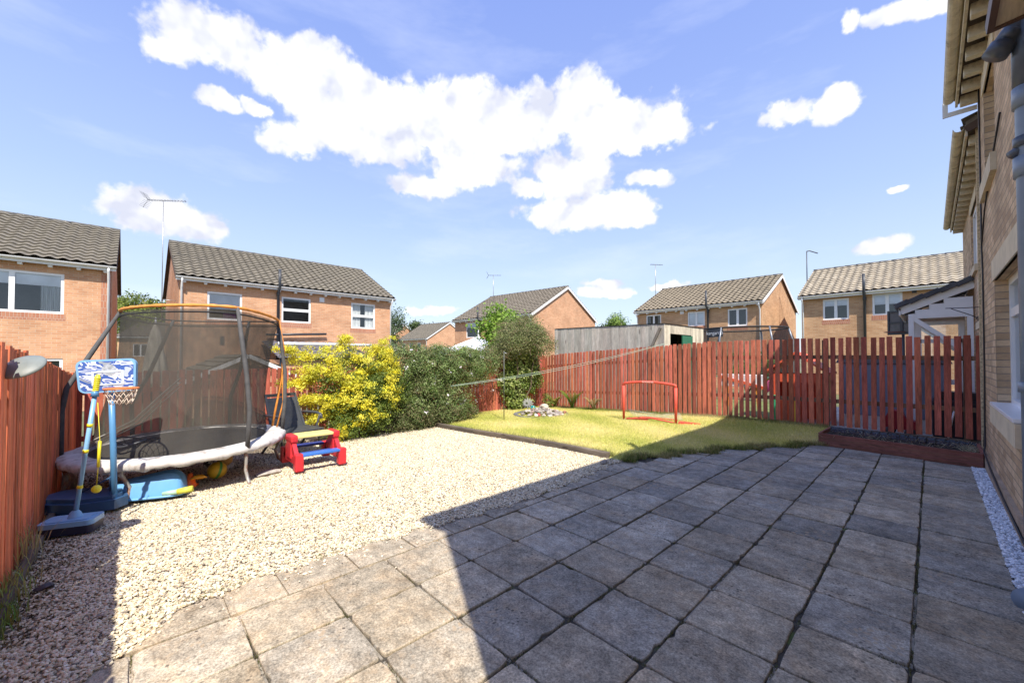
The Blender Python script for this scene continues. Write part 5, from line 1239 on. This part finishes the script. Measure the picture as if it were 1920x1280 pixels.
for j in range(rows_ + 1):
    v = j / rows_
    for i in range(nn_):
        top = rim[i] - Vector((0, 0, .04)); a = math.atan2(top.y - (.2), top.x + .2)
        bot = Vector((.88 * math.cos(a), .88 * math.sin(a), HS + .0))
        p = top.lerp(bot, v); sag = math.sin(math.pi * v) * .07
        c_ = Vector((0, .2, p.z)); p = p + (c_ - p).normalized() * (sag + .02 * math.sin(i * .9 + v * 5) * v)
        vs.append(p)
nm.add(vs, [(j*nn_+i, j*nn_+(i+1) % nn_, (j+1)*nn_+(i+1) % nn_, (j+1)*nn_+i) for j in range(rows_) for i in range(nn_)]); nm.build('net', NET, tr)
bd = MB(); bd.tube([r_ - Vector((0, 0, .075)) for r_ in rim], .010, 6, closed=True); bd.build('net_hem', mat('black_webbing', (.02, .02, .022), .8), tr)
fold = MB()   # gathered slack net folded down at the left
for k, (o1, wd_) in enumerate(((0, .02), (.05, .012), (.10, .014))):
    A = P3(-6.25, -.35, .50) + Vector((.02 * k, .05 * k, 0)); B = P3(-5.95 - .02 * k, .42, 1.22 - o1); M_ = A.lerp(B, .5) - Vector((.06, 0, .1))
    for q_ in range(3): fold.tube([A + Vector((0, 0, .012 * q_)), A.lerp(M_, .5) + Vector((.01 * q_, -.015, .0)), M_ + Vector((.0, .01 * q_, 0)), M_.lerp(B, .5) + Vector((.02, 0, .01)), B], wd_ * .35, 5)
fold.build('net_fold', mat('faded_net', (.36, .35, .32), .9, .2, 10), tr)
# small hoop lying on the mat
hp = MB(); hc = P3(-6.0, .05, .55)
hp.tube([hc + Vector((.19 * math.cos(a), .19 * math.sin(a), .03 * math.sin(2*a))) for a in np.linspace(0, 6.2, 24)], .009, 6, closed=True)
for i in range(12):
    a = 2 * math.pi * i / 12; hp.tube([hc + Vector((.19 * math.cos(a), .19 * math.sin(a), 0)), hc + Vector((.08 * math.cos(a + .5), .08 * math.sin(a + .5), -.05))], .004, 4)
ho = hp.build('black_hoop', BLACKP); ho.location = (TC.x, TC.y, tz); tag(ho, 'black hoop with a loose net lying on the trampoline edge', 'hoop')

# ------------------------------------------------------------------ basketball stand
BL = mat('mid_blue_plastic', (.10, .28, .52), .35, .1, 4, dirt=((.3, .4, .5), .6, .8, 8)); BLD = mat('dark_blue_plastic', (.035, .09, .19), .4, .12, 4); LBL = mat('light_blue_plastic', (.22, .45, .70), .35, .08, 4)
bx_, by_ = gp(219, 948, 0)
bb = empty('basketball_stand', (bx_, by_, 0), YAW); tag(bb, "child's blue basketball stand with patterned backboard beside the trampoline", 'basketball stand')
# local: x = image right, y = away, z up
base = MB(); base.prism([(-.66, -.10), (-.60, -.20), (-.15, -.20), (.06, -.06), (.06, .08), (-.1, .22), (-.58, .22), (-.66, .10)], 0, .09, axis=2)
base.prism([(-.62, -.08), (-.57, -.16), (-.15, -.16), (.02, -.04), (.02, .06), (-.1, .18), (-.56, .18), (-.62, .08)], .09, .125, axis=2); base.build('base', BLD, bb)
MB().tube([(0, 0, .05), (-.02, .0, .6), (-.05, .0, 1.18)], .024, 14).build('pole', BL, bb)
MB().tube([(-.02, .02, .30), (-.4, .05, .11)], .009, 8).tube([(-.02, -.02, .30), (-.14, .10, .12)], .009, 8).build('brace', BLD, bb)
BZ = 1.27; w2, h2 = .222, .158; ang = R(22)
def rrect(w_, h_, r_, tap=.0, n=6):
    pts = []
    for (cx, cz, a0) in ((w_ - r_, h_ - r_, 0), (-w_ + r_, h_ - r_, 90), (-w_ + r_ + tap, -h_ + r_, 180), (w_ - r_ - tap, -h_ + r_, 270)):
        for k in range(n + 1): a = R(a0 + 90 * k / n); pts.append((cx + r_ * math.cos(a), cz + r_ * math.sin(a)))
    return pts
MBo = Matrix.Translation((-.022, -.06, BZ + .01)) @ Matrix.Rotation(ang, 4, 'Z') @ Matrix.Rotation(R(-3), 4, 'Y')
brd = MB().prism(rrect(w2, h2, .06, .01), -.02, .02, axis=1, M=MBo).build('backboard', LBL, bb)
def camo():
    m = bpy.data.materials.new('blue_pattern'); m.use_nodes = True; t = m.node_tree; t.nodes.clear(); T = NT(t)
    vec = T.n('ShaderNodeTexCoord').outputs['Object']; nz = T.noise(T.v('MULTIPLY', vec, (1, 1, 1.7)).outputs[0], 6.5, 3, .55, .7)
    c = T.ramp(nz, [(0, (.50, .57, .68)), (.40, (.06, .13, .42)), (.50, (.80, .83, .87)), (.56, (.05, .12, .40)), (.66, (.33, .36, .40))], 'CONSTANT')
    T.n('ShaderNodeOutputMaterial', {0: T.n('ShaderNodeBsdfPrincipled', {'Base Color': c, 'Roughness': .45}).outputs[0]}); return m
pc = MB().prism(rrect(w2 - .018, h2 - .018, .045, .01), -.0225, -.0195, axis=1, M=MBo).build('print', camo(), brd)
sq = MB()
for a, b in (((-.11, -.09), (-.09, .05)), ((.11, -.09), (.13, .05)), ((-.09, .03), (.11, .05)), ((-.09, -.09), (.11, -.075))): sq.box((a[0], -.027, a[1]), (b[0], -.021, b[1]), MBo)
sq.build('target_frame', mat('pale_frame', (.62, .70, .80), .4), brd)
bk_ = MB(); bk_.lathe([(.001, 0)] + [(.055 * k / 5, 0) for k in range(1, 6)], 20, MBo @ Matrix.Translation((.02, -.0245, .055)) @ Matrix.Rotation(R(90), 4, 'X')); bk_.build('ball_print', mat('grey_print', (.42, .46, .50), .5, .35, 30), brd)
rimc = MBo @ Vector((.165, -.17, -.125)); rmm = MB()
rmm.tube([rimc + Vector((.12 * math.cos(a), .12 * math.sin(a), 0)) for a in np.linspace(0, 2*math.pi, 29)[:-1]], .008, 8, closed=True); rmm.tube([rimc + Vector((0, .12, 0)), rimc + Vector((-.02, .17, -.01))], .012, 6); rmo = rmm.build('rim', mat('orange_rim', (.75, .22, .06), .4), bb)
bn = MB(); NN = 10
for L0, L1, r0, r1, z0, z1 in ((0, .5, .12, .105, 0, -.05), (.5, 1, .105, .09, -.05, -.10), (0, .5, .09, .075, -.10, -.15)):
    for i in range(NN):
        for q_ in (-.5, .5):
            a = 2 * math.pi * (i + L0) / NN; b = 2 * math.pi * (i + L0 + q_) / NN
            bn.tube([rimc + Vector((r0 * math.cos(a), r0 * math.sin(a), z0)), rimc + Vector((r1 * math.cos(b), r1 * math.sin(b), z1))], .0028, 4)
bn.build('net', mat('cream_string', (.72, .60, .48), .9), rmo)

# ------------------------------------------------------------------ swingball
sx_, sy_ = gp(141, 992, 0)
sb = empty('swingball', (sx_, sy_, 0), YAW + R(22)); tag(sb, 'swingball set on a light blue base, with a yellow spiral top', 'swingball')
bs_ = MB(); M = Matrix.Rotation(R(0), 4, 'Z')
bs_.prism(rrect(.17, .105, .04), 0, .065, axis=2); bs_.build('base', mat('navy_base', (.02, .025, .055), .45, .1, 4), sb)
bs_ = MB(); bs_.prism(rrect(.175, .11, .045), .065, .105, axis=2); bs_.prism(rrect(.135, .085, .03), .105, .112, axis=2); bs_.lathe([(.05, .105), (.035, .15), (.02, .17)], 14, Matrix.Translation((0.02, 0, 0))); bs_.build('base_lid', LBL, sb)
top_ = Vector((.13, .0, 1.12))
po_ = MB().tube([(.02, 0, .13), Vector((.02, 0, .13)).lerp(top_, .5), top_], .016, 12).build('pole', LBL, sb)
YP = mat('yellow_toy', (.78, .70, .03), .4, .08, 6)
for u in (.22, .52, .74): a = Vector((.02, 0, .13)).lerp(top_, u); b = Vector((.02, 0, .13)).lerp(top_, u + .028); MB().tube([a, b], .019, 12).build('band', YP, po_)
sv = MB(); d = (top_ - Vector((.02, 0, .13))).normalized()
sv.tube([top_, top_ + d * .19], .014, 10)
sv.tube([top_ + d * (.04 + .13 * k / 80) + Vector((math.cos(k * .6) * .014, math.sin(k * .6) * .014, 0)) for k in range(81)], .009, 6); sv.build('spiral', YP, sb)
MB().tube([top_ + d * .0, top_ + d * .05], [.028, .02], 12).build('collar', BL, sb)
st_ = MB(); q0 = top_ + Vector((.03, -.02, -.05)); q1 = Vector((.17, -.04, .34)); st_.tube([q0, q0.lerp(q1, .5) + Vector((.02, 0, 0)), q1], .003, 4); st_.tube([q0.lerp(q1, .45) + Vector((.018, 0, .0)), q0.lerp(q1, .75) + Vector((.01, 0, 0))], .011, 6); so_ = st_.build('string', YP, sb)
ba = MB(); ba.lathe([(.001, -.033)] + [(.033 * math.sin(t_), -.033 * math.cos(t_)) for t_ in np.linspace(.3, 2.85, 9)] + [(.001, .033)], 16, Matrix.Translation(q1)); ba.build('ball', YP, so_)

# ------------------------------------------------------------------ things under the trampoline
ux, uy = gp(276, 925, 0)
ub = empty('plastic_sledge', (ux, uy, -.02), YAW + R(22)); tag(ub, 'blue plastic sledge lying upturned under the trampoline', 'sledge')
SLB = mat('sky_blue_plastic', (.14, .36, .66), .35, .1, 4)
sm_ = MB(); sm_.sm = True; vs = []; nu, nv = 28, 14
for i in range(nu + 1):
    u = i / nu * 2 - 1; hw = .17 * (1 - .25 * max(0, u) ** 2) ; hh_ = .16 + .06 * u
    for j in range(nv + 1):
        v = j / nv * 2 - 1; e = max(0, 1 - abs(u) ** 6) * max(0, 1 - abs(v) ** 4); vs.append((u * .36, v * hw, .02 + hh_ * 1.15 * e ** .5 + .02 * math.sin(v * 9) * e))
sm_.add(vs, [(i*(nv+1)+j, (i+1)*(nv+1)+j, (i+1)*(nv+1)+j+1, i*(nv+1)+j+1) for i in range(nu) for j in range(nv)]); sm_.build('shell', SLB, ub)
MB().tube([Vector((x * .375, y * .18, .025)) for x, y in [(math.copysign(abs(math.cos(a)) ** .35, math.cos(a)), math.copysign(abs(math.sin(a)) ** .5, math.sin(a))) for a in np.linspace(0, 2*math.pi, 49)[:-1]]], .014, 8, closed=True).build('lip', SLB, ub)
cx_, cy_ = gp(360, 912, 0)
co = MB(); co.lathe([(.001, .145), (.018, .14), (.055, .02), (.058, .012)], 20); co.lathe([(.058, .012), (.085, .008), (.085, .0), (.001, .0)], 4, Matrix.Rotation(R(20), 4, 'Z'))
coo = co.build('orange_cone', mat('orange_plastic', (.80, .14, .02), .4, .05)); coo.location = (cx_, cy_, .015); tag(coo, 'orange toy cone on the gravel beside the blue sledge', 'cone')
dd_ = MB().lathe([(.001, .035), (.04, .03), (.075, .0), (.078, .004), (.04, .04), (.001, .045)], 24, Matrix.Rotation(R(-18), 4, 'Y')); do = dd_.build('disc_cone', mat('amber_plastic', (.80, .36, .02), .4)); do.location = (cx_ + .04, cy_ + .07, .09); tag(do, 'flat amber training disc leaning behind the orange cone', 'training disc')
qx, qy = gp(337, 927, 0); bt_ = empty('toy_bat', (qx, qy, .03), YAW + R(18)); tag(bt_, 'pale green and yellow toy bat lying beside the orange cone', 'toy bat')
MB().tube([(-.13, 0, 0), (0, 0, .012)], [.022, .028], 12).build('grip', mat('mint_plastic', (.40, .62, .48), .5), bt_); MB().tube([(0, 0, .012), (.13, 0, .03)], [.03, .034], 12).build('barrel', mat('lime_plastic', (.62, .62, .08), .5), bt_)
def ballobj(name, c, r, m1, label, band=None, seed=0):
    o = empty(name, c); tag(o, label, 'ball')
    b = MB(); b.lathe([(.0005, -r)] + [(r * math.sin(t_), -r * math.cos(t_)) for t_ in np.linspace(.12, math.pi - .12, 16)] + [(.0005, r)], 28); b.build('shell', m1, o)
    if band:
        M = Matrix.Rotation(R(25), 4, 'Y') @ Matrix.Rotation(R(70), 4, 'X'); bb_ = MB(); bb_.lathe([((r + .0015) * math.cos(t_), (r + .0015) * math.sin(t_)) for t_ in np.linspace(-.14, .14, 5)], 30, M); bb_.build('band', band, o)
    return o
b1x, b1y = gp(410, 893, 0); ballobj('toy_ball', (b1x, b1y, .085), .10, mat('ball_yellow', (.66, .42, .03), .4, .1), 'yellow ball with a green band, on the gravel below the trampoline pole', mat('band_green', (.08, .30, .06), .5))
b2x, b2y = gp(424, 884, 0); ballobj('toy_ball', (b2x - .12, b2y + .02, .14), .085, mat('ball_tan', (.62, .40, .12), .55, .2, 25), 'smaller tan ball resting against the banded yellow ball')
b2x, b2y = gp(396, 886, 0); ballobj('toy_ball', (b2x - .08, b2y, .10), .06, mat('ball_white', (.7, .7, .66), .5, .1, 4, dirt=((.04, .04, .04), .5, .52, 22)), 'small white and black patched ball left of the yellow ball')

# ------------------------------------------------------------------ satellite dish on the left fence
sd = dp(42, 687, 2.56); ds = empty('satellite_dish', (sd.x, sd.y, sd.z)); tag(ds, 'grey oval satellite dish seen from behind at the top of the orange left fence', 'satellite dish')
fwd = Vector((FX, FY, 0)); rt_ = Vector((RX, RY, 0)); up_ = Vector((0, 0, 1))
nrm_d = (-fwd * .62 + up_ * .72 + rt_ * .1).normalized(); ax = rt_ - nrm_d * rt_.dot(nrm_d); ax.normalize(); ay = nrm_d.cross(ax)
Md = Matrix(((ax.x, ay.x, nrm_d.x, 0), (ax.y, ay.y, nrm_d.y, 0), (ax.z, ay.z, nrm_d.z, 0), (0, 0, 0, 1))) @ Matrix.Diagonal((.92, .88, 1, 1))
dm = MB(); dm.lathe([(.001, .03), (.04, .029), (.08, .022), (.115, .008), (.124, .0), (.124, -.006), (.11, .0), (.06, .016), (.001, .022)], 32, Md); dm.build('dish', mat('dish_grey', (.20, .225, .21), .5, .15, 8), ds)
MB().lathe([(.001, .036), (.006, .034), (.006, .028)], 8, Md).build('bolt', DARKGREY, ds)
MB().tube([nrm_d * .0, -rt_ * .10 - up_ * .02, -rt_ * .16 - up_ * .02 + fwd * .05], .008, 6).build('arm', DARKGREY, ds)
ds.location.z += .0

# ------------------------------------------------------------------ beyond the right fence: shed, trampoline, play things
s0x, s0z = on_y(1246, 607, 10.6); slx, slz = on_y(1040, 617, 10.6)
sh = empty('timber_shed', (slx, 10.6, 0)); tag(sh, 'tall grey weathered timber shed with an open green door behind the red fence', 'shed')
SW = s0x - slx; SD_ = on_x(1319, 614, s0x)[0] - 10.6
SHW = wood('grey_shed_wood', (1, 1, 1), .25, dirt=((.45, .38, .28), .6, .75, 4))
m = MB(); rr = random.Random(2)
def shtop(u): return slz + (s0z - slz) * u
xx = 0
while xx < SW - .01:
    w_ = min(.14, SW - xx); v = rr.uniform(.85, 1.15); g_ = rr.uniform(-.02, .02); m.col = (.47 * v + g_, .44 * v, .38 * v)  # greyer board colour carries the shade of this side
    m.box((xx + .002, rr.uniform(-.004, .004), -.3), (xx + w_ - .002, .02, shtop(xx / SW)), bevel=.002); xx += .14
m.build('side_boards', SHW, sh)
m = MB(); yy = 0
dy0, dy1 = on_x(1257, 626, s0x)[0] - 10.6, on_x(1297, 626, s0x)[0] - 10.6; dzt = on_x(1277, 627, s0x)[1]
while yy < SD_ - .01:
    w_ = min(.12, SD_ - yy); v = rr.uniform(.9, 1.1); m.col = (.58 * v, .53 * v, .42 * v); zb = dzt if (yy + w_ / 2 > dy0 and yy + w_ / 2 < dy1) else -.3  # lighter board colour carries the sunlight on the door side
    m.box((SW - .02, yy + .002, zb), (SW + rr.uniform(0, .004), yy + w_ - .002, shtop(1) + .01)); yy += .12
m.build('front_boards', SHW, sh)
m = MB(); m.col = (.3, .28, .25); m.box((0, SD_ - .02, -.3), (SW - .03, SD_, shtop(.5) - .03)); m.box((0, .03, -.3), (.02, SD_ - .03, shtop(0))); m.build('back_boards', SHW, sh)
MB().add([(-.05, -.02, shtop(0) + .015), (SW + .03, -.02, shtop(1) + .02), (SW + .03, SD_ + .05, shtop(1) + .02), (-.05, SD_ + .05, shtop(0) + .015)], [(0, 1, 2, 3)]).build('roof', mat('roof_felt', (.10, .12, .12), .9, .2), sh)
MB().box((SW + .008, dy0 + .5 * (dy1 - dy0), -.3), (SW + .04, dy1 - .02, dzt - .03)).build('door', mat('green_paint', (.03, .16, .09), .5, .1), sh)
MB().add([(SW - .5, dy0 - .1, -.3), (SW - .5, dy1 + .1, -.3), (SW - .5, dy1 + .1, dzt + .1), (SW - .5, dy0 - .1, dzt + .1)], [(0, 1, 2, 3)]).build('inner_wall', INTERIOR, sh)
st2 = MB(); st2.col = (.2, .18, .15); st2.beam((SW * .975, -.04, shtop(.97) - .10), (SW * .88, -.04, 1.5), .05, .07); st2.build('brace', SHW, sh)

# neighbouring trampoline
NTc = dp(1392, 669, 15.5); ntr = empty('trampoline', (NTc.x, NTc.y, -.1)); tag(ntr, 'neighbouring trampoline with a black net and grey poles behind the right fence', 'trampoline')
RN = 1.48; nzt = dp(1392, 617, 15.5).z + .1
nr = [(RN * math.cos(2*math.pi*i/48), RN * math.sin(2*math.pi*i/48)) for i in range(48)]
MB().tube([(x, y, nzt) for x, y in nr], .03, 8, closed=True).build('top_rim', MATS['black_webbing'], ntr)
m = MB(); m.add([(x, y, nzt) for x, y in nr] + [(x * .98, y * .98, .85) for x, y in nr], [(i, (i+1) % 48, 48 + (i+1) % 48, 48 + i) for i in range(48)]); nno = m.build('net', net_mat('neighbour_mesh', .33, (.05, .05, .055)), ntr)
m = MB(); m.add([(x * 1.03, y * 1.03, .82) for x, y in nr] + [(x * .85, y * .85, .86) for x, y in nr], [(i, (i+1) % 48, 48 + (i+1) % 48, 48 + i) for i in range(48)]); m.build('skirt', mat('green_skirt', (.08, .16, .08), .7), ntr)
for k in range(6):
    a = R(20 + 60 * k); MB().tube([(1.62 * math.cos(a), 1.62 * math.sin(a), 0), (1.62 * math.cos(a), 1.62 * math.sin(a), nzt - .45), (1.50 * math.cos(a), 1.50 * math.sin(a), nzt + .0)], .03, 8).build('pole', mat('pole_grey', (.25, .27, .30), .4, .1, metal=.4), ntr)
# banner with white script lettering on the net
a0 = YAW - math.pi/2 - R(66)
bn_ = MB(); vs = []
for i in range(9):
    a = a0 - .21 + .42 * i / 8; vs += [(1.50 * math.cos(a), 1.50 * math.sin(a), nzt - .34), (1.50 * math.cos(a), 1.50 * math.sin(a), nzt - .03)]
bn_.add(vs, [(2*i, 2*i+2, 2*i+3, 2*i+1) for i in range(8)]); bno = bn_.build('banner', mat('dark_banner', (.06, .065, .075), .7), ntr)
text('kangaroo', .19, mat('white_ink', (.8, .8, .8), .6), nno, (1.525 * math.cos(a0), 1.525 * math.sin(a0), nzt - .19), (R(90), 0, a0 + R(90)))

# basketball hoop of the neighbour
hc = dp(1692, 640, 10.3); nb = empty('basketball_hoop', (hc.x, hc.y, -.1), YAW); tag(nb, 'black basketball hoop on a pole, its board edge-on above the shaded red fence', 'basketball hoop')
z1_ = dp(1692, 581, 10.3).z + .1; z0_ = dp(1692, 627, 10.3).z + .1
MB().tube([(0.03, 0, 0), (.03, 0, z0_ + .1)], .03, 10).build('pole', BLACKP, nb)
m = MB(); M = Matrix.Translation((0, 0, 0)) @ Matrix.Rotation(R(-78), 4, 'Z')
for a, b in (((-.32, -.02, z0_), (-.28, .02, z1_)), ((.28, -.02, z0_), (.32, .02, z1_ - .02)), ((-.28, -.02, z1_ - .05), (.28, .02, z1_ - .01)), ((-.28, -.02, z0_), (.28, .02, z0_ + .05)), ((-.03, -.02, z0_ + .05), (.03, .02, z1_ - .05)), ((-.28, -.015, (z0_+z1_)/2 - .02), (.28, .015, (z0_+z1_)/2 + .02))): m.box(a, b, M)
m.build('board_frame', BLACKP, nb)
MB().add([M @ Vector(p) for p in ((-.28, 0, z0_), (.28, 0, z0_), (.28, 0, z1_ - .03), (-.28, 0, z1_ - .03))], [(0, 1, 2, 3)]).build('board_panel', mat('smoked_plastic', (.12, .12, .13), .2), nb)
m = MB(); m.tube([M @ Vector((.2 * math.cos(a), -.24 + .2 * math.sin(a), z0_ + .06)) for a in np.linspace(0, 6.1, 20)], .01, 6, closed=True); m.build('rim', mat('dark_rim', (.15, .05, .04), .5), nb)

# playhouse, slide, storage box, bins seen through the slats
def boxobj(name, label, cat, px, Y, w_, d_, h_, parts):
    x = on_y(px, 700, Y)[0]; o = empty(name, (x, Y, -.1)); tag(o, label, cat); return o
o = boxobj('playhouse', 'orange and green plastic playhouse glimpsed between the slats where the shade begins', 'playhouse', 1442, 11.6, 1, 1, 1, None)
ORG = mat('orange_panel', (.72, .12, .05), .45, .08); GRN = mat('green_panel', (.05, .42, .20), .45); YLW = mat('yellow_panel', (.8, .62, .08), .45); PNK = mat('pink_panel', (.72, .10, .28), .45); WPL = mat('white_panel', (.85, .84, .82), .4)
m = MB(); wall_holes(m, 1.1, 0, 1.15, [(.2, .5, .5, .95), (.65, .95, 0, .95)], .06); m.box((0, .06, 0), (.05, .9, 1.15)); m.box((1.05, .06, 0), (1.1, .9, 1.15)); m.box((.05, .85, 0), (1.05, .9, 1.15)); m.build('wall', ORG, o)
MB().prism([(-.1, 1.15), (.55, 1.62), (1.2, 1.15), (1.2, 1.20), (.55, 1.68), (-.1, 1.20)], -.1, 1.0, axis=1).build('roof', ORG, o)
MB().box((.0, -.04, .0), (.18, -.005, .62), bevel=.01).build('shutter', GRN, o); MB().box((.52, -.04, .0), (.63, -.005, .5), bevel=.01).build('shutter', YLW, o)
o = boxobj('toy_slide', 'red and white toy slide glimpsed through the sunlit slats of the long fence', 'slide', 1350, 11.2, 1, 1, 1, None)
MB().box((0, 0, .8), (1.05, .06, 1.12), bevel=.02).build('side_rail', WPL, o); MB().beam((0, -.01, 1.05), (1.0, -.01, .8), .03, .07).build('red_rail', ORG, o)
MB().beam((.1, .03, .0), (.2, .03, .8), .06, .07).beam((.9, .03, 0), (.85, .03, .8), .06, .07).build('leg', mat('amber_leg', (.8, .3, .04), .5), o)
MB().beam((1.0, .1, .78), (1.15, -.0, .9), .03, .22).build('pink_flap', PNK, o)
o = boxobj('garden_store', 'blue grey plastic garden store behind the shaded slats', 'storage box', 1572, 12.0, 1, 1, 1, None)
GS = mat('blue_grey_plastic', (.20, .23, .30), .5, .1, stretch=(8, 8, 1)); MB().box((0, 0, .25), (1.75, .9, 1.42), bevel=.02).build('body', GS, o)
MB().prism([(-.05, 1.42), (1.80, 1.42), (1.75, 1.52), (0, 1.52)], -.05, .95, axis=1).build('lid', mat('store_lid', (.12, .13, .15), .5), o); MB().box((.86, -.012, .28), (.89, -.002, 1.4)).build('door_gap', BLACKP, o)
MB().box((0, .02, 0), (1.75, .88, .25)).build('plinth', mat('pale_plinth', (.6, .58, .54), .8), o)
o = boxobj('barbecue', 'black covered barbecue behind the shaded slats below the white porch', 'barbecue', 1745, 10.75, 1, 1, 1, None)
m = MB(); m.box((0, 0, .08), (.85, .5, .78), bevel=.05); m.prism([(.02, .78), (.83, .78), (.74, .92), (.12, .92)], .04, .46, axis=1); m.build('cover', mat('black_cover', (.02, .022, .03), .3, .2, 6, .5, 12), o); MB().tube([(.2, -.04, .1), (.28, -.06, .6)], .014, 6).build('handle', WPL, o)
o = boxobj('ride_on_toy', 'dark red ride-on toy car low behind the shaded slats', 'toy car', 1652, 10.9, 1, 1, 1, None)
m = MB(); m.prism([(0, .14), (.5, .14), (.5, .3), (.36, .33), (.28, .5), (.1, .5), (.03, .33)], 0, .32, axis=1); m.build('body', mat('dark_red_plastic', (.35, .02, .03), .35), o)
for xw in (.1, .4):
    for yw in (-.02, .30): MB().lathe([(.001, 0), (.085, 0), (.09, .01), (.09, .035), (.085, .045), (.001, .045)], 16, Matrix.Translation((xw, yw + .045 * (yw < 0) , .09)) @ Matrix.Rotation(R(90), 4, 'X')).build('wheel', BLACKP, o)
# conservatory roof in the next garden
cc = dp(897, 640, 17.5); cv = empty('conservatory', (cc.x, cc.y, -.3), R(20)); tag(cv, 'white conservatory with a faceted roof and finial, above the hedge near the lime bush', 'conservatory')
ah = dp(897, 633, 17.5).z + .3; eh = dp(897, 662, 17.5).z + .25
m = MB(); N8 = 8
ap8 = [(1.85 * math.cos(2*math.pi*k/8), 1.85 * math.sin(2*math.pi*k/8)) for k in range(8)]
m.add([(0, 0, ah)] + [(x, y, eh) for x, y in ap8], [(0, 1 + k, 1 + (k + 1) % 8) for k in range(8)]); m.build('roof', mat('poly_roof', (.55, .58, .60), .4, .15, 4), cv)
m = MB()
for x, y in ap8: m.tube([(x * 1.02, y * 1.02, eh), (0, 0, ah + .03)], .045, 6); m.box((x - .05, y - .05, 0), (x + .05, y + .05, eh))
m.tube([(x * 1.03, y * 1.03, eh) for x, y in ap8], .055, 6, closed=True); m.tube([(x * 1.0, y * 1.0, .6) for x, y in ap8], .05, 6, closed=True); m.tube([(0, 0, ah), (0, 0, ah + .1), (0, 0, ah + .38)], [.06, .03, .01], 8); m.build('frame', UPVC, cv)
# closed parasol behind the back fence
pc_ = dp(291, 640, 11.5); pa_ = empty('parasol', (pc_.x, pc_.y, -.3)); tag(pa_, 'closed beige parasol behind the back fence, seen through the trampoline net', 'parasol')
MB().tube([(0, 0, 0), (0, 0, 2.9)], .025, 8).build('pole', STEEL, pa_)
m = MB(); m.sm = True; vs = []; H0, H1 = 1.0, dp(291, 607, 11.5).z + .3
for j in range(9):
    v = j / 8; z = H0 + (H1 - H0) * v; r0 = .24 * (1 - v) ** .55 + .03
    for i in range(32): a = 2 * math.pi * i / 32; r_ = r0 * (1 + .22 * math.sin(8 * a) * (1 - v)); vs.append((r_ * math.cos(a), r_ * math.sin(a), z))
m.add(vs, [(j*32+i, j*32+(i+1) % 32, (j+1)*32+(i+1) % 32, (j+1)*32+i) for j in range(8) for i in range(32)]); m.build('canopy', mat('beige_canvas', (.50, .46, .38), .9, .12, 5), pa_)
